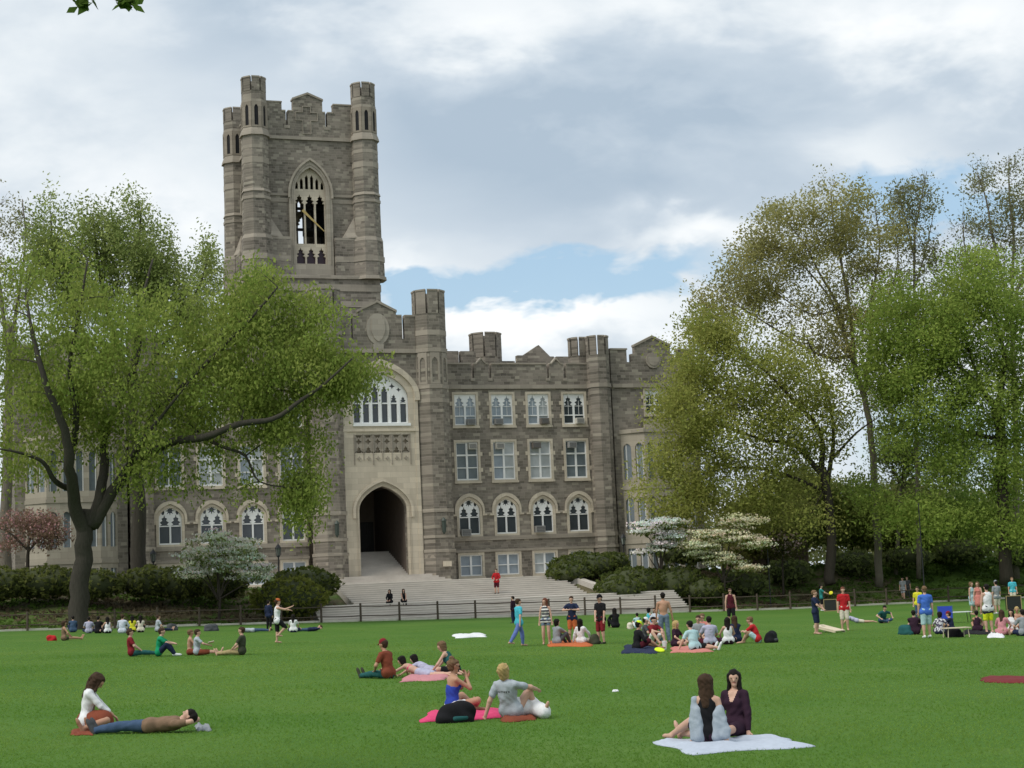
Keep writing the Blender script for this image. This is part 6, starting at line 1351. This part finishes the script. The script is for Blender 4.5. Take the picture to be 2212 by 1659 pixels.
person('man in a lavender tee with small dark lettering across his back', PL_(1535, 1395), 8, sit('cross', .08), 1.84, False, ('tee', 'lavender'), ('longshorts', 'maroon'), None, ('short', 'dark'), group=G1, extra=[back_print([(.38, .09, .02, 0), (.30, .09, .014, 0)], 'grey')])
person('woman in a white tank top with long black hair, back towards us', PL_(1574, 1392), 5, sit('cross', .04), 1.72, True, ('tank', 'white'), ('shorts', 'plum'), None, ('long', 'dark'), group=G1)
person('long-haired person in a dark navy top beside the white tank top', PL_(1590, 1388), 12, sit('knees', .08), 1.76, True, ('long', 'navy'), ('shorts', 'navy'), None, ('long', 'brown'), group=G1)
person('blond man in a bright red tee hunched over his knees', PL_(1638, 1389), 72, sit('knees', .38), 1.78, False, ('tee', 'red'), ('shorts', 'aqua'), None, ('short', 'light'), group=G1)
person('man in a maroon and white tank top and sunglasses standing alone behind the circle', PL_(1581, 1352), 178, stand(feet=(V3(-.12, .1, .08), V3(.12, -.05, .08))), 1.78, False, ('tank', 'maroon'), ('longshorts', 'black'), None, ('short', 'brown'), extra=[shades], group=G2)
# games on the right
person('man in a navy tee and striped dark shorts standing left of the game board', PL_(1764, 1370), -118, stand(hands=(V3(-.14, .30, 1.0), V3(.12, .34, 1.0))), 1.72, False, ('tee', 'navy'), ('longshorts', 'navy'), None, ('short', 'light'), group=G2)
Jf = person('player in a teal shirt carrying a yellow disc near the fence', PL_(1776, 1320), -95, stand(hands=(V3(-.12, .40, 1.14), V3(.16, .44, 1.12))), 1.68, False, ('tee', 'teal'), ('longshorts', 'black'), 'white', ('short', 'dark'), group=G2)
person('man in a red tee and white shorts standing beside the game board', PL_(1826, 1362), 176, stand(), 1.80, False, ('tee', 'red'), ('longshorts', 'cream'), None, ('short', 'red'), group=G2)
person('person lying on the grass right of the red tee, bare legs stretched out', PL_(1852, 1346), 82, lie(False, P=V3(0, 0, .14)), 1.5, False, ('tee', 'lavender'), ('shorts', 'cream'), None, ('short', 'dark'), group=G1)
person('person in a dark tee and jeans crouching forward on the open grass', PL_(1906, 1346), -160, sit('cross', .5, hands=(V3(-.40, .30, .30), V3(.34, .42, .25))), 1.66, False, ('tee', 'dteal'), ('trousers', 'jeans'), None, ('short', 'dark'), group=G1)
def PB_(px, b): a, z = a_at(px, 1280, b); p = BF(a, b); p.z = gz(p); return p
person('walker in a grey tee and pale shorts on the bank behind the fence', PB_(1951, -29.4), 150, stand(feet=(V3(-.1, .15, .08), V3(.1, -.15, .08))), 1.66, False, ('tee', 'grey'), ('shorts', 'lgrey'), 'dgrey', ('short', 'dark'), group='people walking beyond the fence')
person('walker in a dark top close behind the grey-shirted walker', PB_(1961, -29.0), 150, stand(), 1.62, False, ('tee', 'dgrey'), ('trousers', 'dgrey'), 'black', ('short', 'brown'), group='people walking beyond the fence')
person('person in a yellow top partly hidden behind the man in blue', PL_(1986, 1340), 150, stand(), 1.62, False, ('tee', 'yellow'), ('trousers', 'jeans'), 'grey', ('short', 'brown'), group=G2)
person('man in a bright blue tee and white shorts standing with his back to us', PL_(2004, 1378), 3, stand(feet=(V3(-.12, -.05, .08), V3(.12, .12, .08))), 1.84, False, ('tee', 'blue'), ('longshorts', 'aqua'), 'white', ('short', 'light'), group=G2)
person('person in dark purple sitting in front of the man in blue', PL_(1976, 1371), -20, sit('knees', .1), 1.7, False, ('tee', 'plum'), ('shorts', 'plum'), None, ('short', 'dark'), group=G1)
person('person in a patterned white top sitting by the blue folding chair', PL_(2030, 1370), -30, sit('cross', .3), 1.6, True, ('tee', 'patterned'), ('shorts', 'navy'), None, ('bob', 'dark'), group=G1)
person('dark-clad person sitting right of the patterned top, beside the small table', PL_(2058, 1366), 60, sit('knees', .2), 1.5, False, ('tee', 'navy'), ('shorts', 'navy'), None, ('short', 'brown'), ('dred', 'front'), group=G1)
person('woman in a pale aqua dress standing left of the woman in coral', PL_(2102, 1328), -140, stand(), 1.70, True, ('tank', 'aqua'), ('skirt', 'aqua'), None, ('bob', 'light'), group=G2)
person('woman in a coral dress standing beside the aqua dress', PL_(2116, 1328), 150, stand(), 1.70, True, ('tank', 'coral'), ('skirt', 'coral'), None, ('long', 'light'), group=G2)
person('man in a white tank top and black shorts with bright yellow hems', PL_(2138, 1368), 12, stand(), 1.84, False, ('tank', 'white'), ('longshorts', 'yellowtrim'), None, ('short', 'dark'), group=G2)
person('man in a grey cap and grey tee standing behind the white tank top', PL_(2156, 1326), 20, stand(), 1.72, False, ('tee', 'grey'), ('longshorts', 'cream'), 'white', ('short', 'dark'), ('grey', 'front'), group=G2)
person('person in a teal tee with white print standing near the right edge', PL_(2190, 1308), 172, stand(), 1.72, False, ('tee', 'cyan'), ('longshorts', 'cream'), None, ('short', 'light'), group=G2)
person('brown-haired person in a pink top sitting behind the white cloth', PL_(2166, 1372), -30, sit('cross', .12), 1.7, True, ('tee', 'pink'), ('shorts', 'pink'), None, ('long', 'brown'), group=G1)
person('woman in a white tank top sitting right of the pink-topped woman', PL_(2188, 1370), 150, sit('out', .02), 1.7, True, ('tank', 'white'), ('shorts', 'pink'), None, ('long', 'dark'), group=G1)
person('fair-haired bare-shouldered person sitting behind the white tank top at right', PL_(2200, 1362), 160, sit('knees', .05), 1.7, False, ('strip', 'cream'), ('shorts', 'coral'), None, ('short', 'blond'), group=G1, skin=1)
person('woman sitting on the grass behind the striped shorts, knees drawn up', PL_(2112, 1366), -20, sit('knees', .1), 1.55, True, ('tank', 'plum'), ('brief', 'plum'), None, ('short', 'dark'), group=G1, skin=1)
person('person in a grey-violet top cut off by the right edge of the picture', PL_(2214, 1374), 10, sit('cross', .1), 1.75, False, ('tee', 'grey'), ('shorts', 'navy'), None, ('short', 'dark'), group=G1)

# ------------------------------------------------------------------ blankets, bags and games
def sheet(name, label, cat, pts, mat, amp=.03, seed=1, lift=.06, n=18, th=.012):
    """crumpled cloth lying on the grass, four corners given"""
    g = np.random.default_rng(seed); P = [on_lawn(*p) for p in pts]; c = sum((p for p in P), Vector())/4
    ph = g.uniform(0, 6, 8); m_ = MB(); top_ = []
    for j in range(n+1):
        for i in range(n+1):
            u, v = i/n, j/n; p = P[0]*(1-u)*(1-v)+P[1]*u*(1-v)+P[2]*u*v+P[3]*(1-u)*v; e = .05*math.sin(9*v+ph[0])*(2*u-1); e2 = .05*math.sin(8*u+ph[1])*(2*v-1)
            p = p+(P[1]-P[0])*e*.6+(P[3]-P[0])*e2*.8
            z = lift+amp*abs(math.sin(5*u+ph[2]+3*v)*math.sin(4*v+ph[3])+.5*math.sin(11*u+ph[4]-6*v)*math.sin(7*v+ph[5]))+amp*.45*math.sin(23*u+13*v+3*math.sin(6*v+ph[6]))*math.sin(9*u-17*v+ph[7]); z = .012+(z-.012)*min(1, 9*min(u, 1-u, v, 1-v)); top_.append((p.x-c.x, p.y-c.y, lawn_z(p.x)-c.z+z))
    k = len(top_); vs = top_+[(x, y, z-th) for x, y, z in top_]; fs = []
    for j in range(n):
        for i in range(n): q = (j*(n+1)+i, j*(n+1)+i+1, (j+1)*(n+1)+i+1, (j+1)*(n+1)+i); fs += [q, tuple(k+t for t in reversed(q))]
    rim = [i for i in range(n)]+[i*(n+1)+n for i in range(n)]+[n*(n+1)+n-i for i in range(n)]+[(n-i)*(n+1) for i in range(n)]
    for a, b in zip(rim, rim[1:]+rim[:1]): fs.append((b, a, a+k, b+k))
    m_.add(vs, fs); o = m_.build(name, mat, None, True); o.location = c; return tag(o, label, cat)
sheet('blanket', 'crumpled pale blue-white blanket under the two women at the lower right', 'blanket', [(1495, 1631), (1758, 1614), (1685, 1594), (1412, 1605)], cl('paleblue'), .03, 3, .05, 30)
sheet('towel', 'bright pink towel under the near couple in the centre', 'towel', [(905, 1562), (1085, 1552), (1090, 1534), (930, 1540)], cl('hotpink'), .035, 4)
sheet('towel', 'small rust-red towel under the blond person in grey', 'towel', [(1085, 1562), (1160, 1556), (1150, 1545), (1080, 1548)], cl('rust'), .02, 5)
sheet('towel', 'light pink towel under the pair lying face down', 'towel', [(862, 1474), (960, 1470), (985, 1456), (880, 1460)], cl('pink'), .02, 6)
sheet('towel', 'maroon towel lying alone on the grass at the right edge', 'towel', [(2124, 1475), (2290, 1478), (2290, 1466), (2118, 1465)], cl('maroonred'), .02, 7)
sheet('towel', 'white towel lying alone on the grass left of the cyan tee', 'towel', [(985, 1379), (1050, 1376), (1048, 1370), (975, 1372)], cl('white'), .03, 8)
sheet('blanket', 'orange blanket under the sitting pair in front of the frisbee players', 'blanket', [(1183, 1397), (1280, 1397), (1275, 1386), (1188, 1386)], cl('orange'), .02, 9)
sheet('blanket', 'dark blanket under the left part of the circle of friends', 'blanket', [(1342, 1412), (1420, 1412), (1420, 1396), (1350, 1396)], cl('navy'), .03, 10)
sheet('blanket', 'reddish blanket under the right part of the circle of friends', 'blanket', [(1450, 1411), (1540, 1409), (1530, 1398), (1450, 1399)], cl('coral'), .02, 11)
sheet('towel', 'rust-coloured cloth under the kneeling woman in white', 'towel', [(152, 1589), (200, 1589), (208, 1578), (155, 1578)], cl('rust'), .02, 12, .03)
sheet('paper', 'open white papers on the grass in front of the kneeling woman', 'paper', [(226, 1576), (246, 1574), (246, 1566), (226, 1567)], cl('white'), .06, 13, .05, 8)
sheet('shirt', 'dropped grey garment behind the head of the lying man', 'garment', [(425, 1580), (458, 1580), (452, 1570), (420, 1570)], cl('grey'), .06, 14, .02, 10)
sheet('paper', 'tiny white scrap lying on the open lawn in the centre', 'litter', [(1322, 1495), (1337, 1494), (1336, 1491), (1323, 1492)], cl('white'), .02, 15, .02, 5)
sheet('blanket', 'black blanket between the small table and the striped shorts', 'blanket', [(2080, 1371), (2145, 1371), (2140, 1362), (2082, 1362)], cl('black'), .03, 16)
sheet('cloth', 'white cloth on the grass in front of the pink-topped woman', 'cloth', [(2132, 1378), (2170, 1378), (2168, 1370), (2136, 1370)], cl('white'), .07, 17, .03, 10)
def bag(name, label, px, py, size, col, strap='black', seed=1, tilt=.5):
    p = PL_(px, py); r = thing(name, label, 'bag', p, R(30*seed)); g = np.random.default_rng(seed); w, d, h = size; sd = SDF(.02)
    for i in range(7):
        x = (i-3)/3*w*.32; sd.add((x, 0, h*.25), (x+tilt*.15*h, 0, h*(.72-.1*abs(i-3)/3)), d*.5, d*.42*(1+.1*g.normal()), .05)
    sdf_obj(sd, 'body', cl(col), r, .016, .35); s2 = SDF(.016); s2.add((-w*.15, -d*.5, h*.25), (w*.2, -d*.5, h*.27), h*.16, h*.15, .03); sdf_obj(s2, 'pocket', cl(strap), r)
    m_ = MB(); m_.tube([(-w*.2, 0, h*.75), (-w*.1, -.02, h*1.02), (w*.1, -.02, h*1.02), (w*.25, 0, h*.75)], .014, 6); m_.tube([(w*.3, d*.3, h*.2), (w*.55, d*.4, .06), (w*.5, -d*.2, .03)], .016, 6); m_.build('strap', cl(strap), r); return r
bag('backpack', 'black backpack with a teal panel in front of the woman in blue', 984, 1560, (.62, .32, .27), 'black', 'dteal', 1, .9)
bag('backpack', 'black backpack on the grass behind the bright red tee', 1666, 1388, (.6, .34, .36), 'black', 'dgrey', 2)
bag('shoulder_bag', 'dark olive bag at the feet of the red-shorted man', 1284, 1391, (.6, .36, .3), 'olive', 'black', 3)
bag('duffel_bag', 'green bag left of the purple-clad sitter', 1957, 1371, (.55, .35, .32), 'dteal', 'green', 4)
bag('duffel_bag', 'dark bag under the small low table', 2062, 1376, (.5, .34, .28), 'black', 'black', 5)
bag('handbag', 'red bag on the grass left of the woman sitting alone', 112, 1384, (.36, .26, .2), 'red', 'dgrey', 6)
bag('backpack', 'dark bundle on the grass between the fence row and the lying pair', 457, 1363, (.7, .4, .3), 'dgrey', 'black', 7)
bag('rucksack', 'dark bundle beside the right end of the fence row', 372, 1362, (.6, .4, .34), 'dgrey', 'black', 8)
bag('tote_bag', 'small pale pink bag between the black-hooded sitter and the flask', 1361, 1359, (.3, .22, .3), 'cream', 'pink', 9)
# discs
def disc(label, p, col, tilt=(0, 0, 0)):
    m_ = MB(); prof = [(.0, .03), (.09, .03), (.125, .022), (.137, 0), (.128, 0), (.12, .014), (.0, .022)]; n = 20; vs = [(r_*math.cos(2*math.pi*i/n), r_*math.sin(2*math.pi*i/n), z) for r_, z in prof[1:-1] for i in range(n)]
    fs = [(j*n+i, j*n+(i+1) % n, (j+1)*n+(i+1) % n, (j+1)*n+i) for j in range(len(prof)-3) for i in range(n)]+[tuple(range(n))[::-1], tuple(range((len(prof)-3)*n, (len(prof)-2)*n))]
    m_.add(vs, fs); o = m_.build('flying_disc', cl(col), None, True); o.location = p; o.rotation_euler = tilt; return tag(o, label, 'flying disc')
p = PL_(1425, 1409); p.z += .02; o = disc('neon yellow disc lying at the front of the circle of friends', p, 'neon', (.35, .15, 0)); o.location.z += .05; o.scale = (1.25,)*3
p = world_of(Jf, Jf['wr'][1]+V3(.0, .2, .06)); disc('yellow disc held out by the teal-shirted player', p, 'yellow', (R(50), R(-40), 0))
# cup
p = PL_(1436, 1403); r = thing('cup', 'tall white paper cup standing inside the circle of friends', 'cup', p); m_ = MB(); m_.octa(0, 0, .055, .08, 0, .26, 16); m_.build('body', cl('white'), r); m_ = MB(); m_.octa(0, 0, .084, .08, .261, .285, 16); m_.build('lid', plain('cup_lid', (.7, .7, .7), .4), r)
p = PL_(1384, 1358); r = thing('flask', 'white and blue flask standing near the fence sitters', 'bottle', p); m_ = MB(); m_.octa(0, 0, .07, .07, 0, .36, 14); m_.octa(0, 0, .07, .035, .36, .42, 14); m_.build('body', cl('aqua'), r); m_ = MB(); m_.octa(0, 0, .04, .04, .421, .5, 12); m_.build('cap', cl('dgrey'), r)
# cornhole board
p = PL_(1816, 1366); r = thing('game_board', 'slanted pale wooden bean bag game board with a dark hole', 'game board', p, R(38)); w, l, h = .6, 1.2, .32; m_ = MB()
hole = [(.0+.09*math.cos(-2*math.pi*i/16), l*.78+.09*math.sin(-2*math.pi*i/16)) for i in range(16)]
sl_ = math.atan2(h-.08, l); tf = lambda a, b, z: (a, z*math.cos(sl_)+b*math.sin(sl_), .08+z*math.sin(sl_)-b*math.cos(sl_))
WOOD = plain('pale_plywood', (.60, .52, .38), .7, .15, 4)
m_.plate([(-w/2, 0), (w/2, 0), (w/2, l), (-w/2, l)], [hole], 0, .02, 0, tf); m_.build('top', WOOD, r); m_ = MB()
for x in (-w/2+.001, w/2-.026): m_.plate([(0, .0), (l*.985, 0), (l*.985, -.09), (0, -.07)], [], x, x+.025, 0, lambda a, b, z, : (b, a*math.cos(sl_)-z*0+.02, .06+a*math.sin(sl_)+z))
m_.build('frame', WOOD, r)
for x in (-w/2+.06, w/2-.06): m_ = MB(); m_.box(x-.02, x+.02, l-.14, l-.09, 0, h-.04); m_.build('leg', WOOD, r)
m_ = MB(); m_.plate([(.088*math.cos(2*math.pi*i/16), l*.78+.088*math.sin(2*math.pi*i/16)) for i in range(16)], [], .03, .035, 0, tf); m_.build('hole', DARK, r)  # dark disc below the cut-out, shade inside it painted as colour
# dark box-like target near the fence
def crate(label, px, py, w, h):
    p = PL_(px, py); r = thing('storage_crate', label, 'crate', p, R(-8)); m_ = MB(); m_.box(-w/2, w/2, -.25, .25, .02, h); m_.build('box', plain('dark_crate', (.02, .022, .02), .6, .3), r); m_ = MB()
    for q in (-1, 1): m_.box(q*w/2-.02, q*w/2+.02, -.27, -.251, 0, h+.02)
    m_.box(-w/2+.021, w/2-.021, -.27, -.251, h-.02, h+.02); m_.box(-w/2+.021, w/2-.021, -.27, -.251, 0, .04); m_.build('rim', cl('khaki'), r)
crate('dark crate with a pale rim between the teal shirt and the red tee', 1794, 1320, .8, .75); crate('dark crate on the grass below the teal tee at the right edge', 2190, 1318, .8, .8)
# folding chair
p = PL_(2044, 1360); r = thing('folding_chair', 'blue fabric folding camp chair right of the man in blue', 'chair', p, R(165)); fab = cl('royal')
m_ = MB(); m_.add([(-.27, -.2, .42), (.27, -.2, .42), (.27, .27, .46), (-.27, .27, .46), (-.27, -.2, .40), (.27, -.2, .40), (.27, .27, .44), (-.27, .27, .44)], [(0,1,2,3),(7,6,5,4),(0,4,5,1),(1,5,6,2),(2,6,7,3),(3,7,4,0)]); m_.build('seat', fab, r)
m_ = MB(); m_.add([(-.27, -.22, .44), (.27, -.22, .44), (.27, -.36, .95), (-.27, -.36, .95), (-.27, -.24, .44), (.27, -.24, .44), (.27, -.38, .95), (-.27, -.38, .95)], [(0,1,2,3),(7,6,5,4),(0,4,5,1),(1,5,6,2),(2,6,7,3),(3,7,4,0)]); m_.build('backrest', fab, r)
for x in (-.29, .29):
    for (y0, y1, z1) in ((-.25, .28, .46), (.28, -.25, .44)): m_ = MB(); m_.tube([(x, y0, 0), (x, y1, z1)], .014, 6); m_.build('leg', IRON, r)
    m_ = MB(); m_.tube([(x, -.24, .44), (x, -.38, .96)], .014, 6); m_.tube([(x, -.3, .65), (x, .24, .64)], .022, 6); m_.build('armrest', fab, r)
# low tables
def table(label, px, py, w, d, h, mt, lm, rz=0):
    p = PL_(px, py); r = thing('folding_table', label, 'table', p, R(rz)); m_ = MB(); m_.box(-w/2, w/2, -d/2, d/2, h-.03, h); m_.build('top', mt, r)
    for x in (-w/2+.06, w/2-.06):
        for y in (-d/2+.05, d/2-.05): m_ = MB(); m_.tube([(x, y, 0), (x*.92, y*.9, h-.031)], .016, 6); m_.build('leg', lm, r)
table('small low wooden table among the group right of the man in blue', 2066, 1377, .95, .5, .36, WOOD, WOOD, 12)
table('white-topped folding table standing on the open grass behind the blue chair', 2070, 1345, 1.2, .6, .5, plain('white_table', (.68, .70, .72), .5), IRON, 3)
# book for the reader
p = world_of(Jr, (Jr['wr'][0]+Jr['wr'][1])/2+V3(0, .09, .05)); r = thing('book', 'open pale book held by the reader in the grey tee', 'book', p, R(-80))
for sg in (-1, 1): m_ = MB(); m_.add([(0, -.1, 0), (sg*.14, -.1, .05), (sg*.14, .1, .09), (0, .1, .04), (0, -.1, -.012), (sg*.14, -.1, .038), (sg*.14, .1, .078), (0, .1, .028)], [(0,1,2,3),(7,6,5,4),(0,4,5,1),(1,5,6,2),(2,6,7,3),(3,7,4,0)]); m_.build('page', cl('cream'), r)
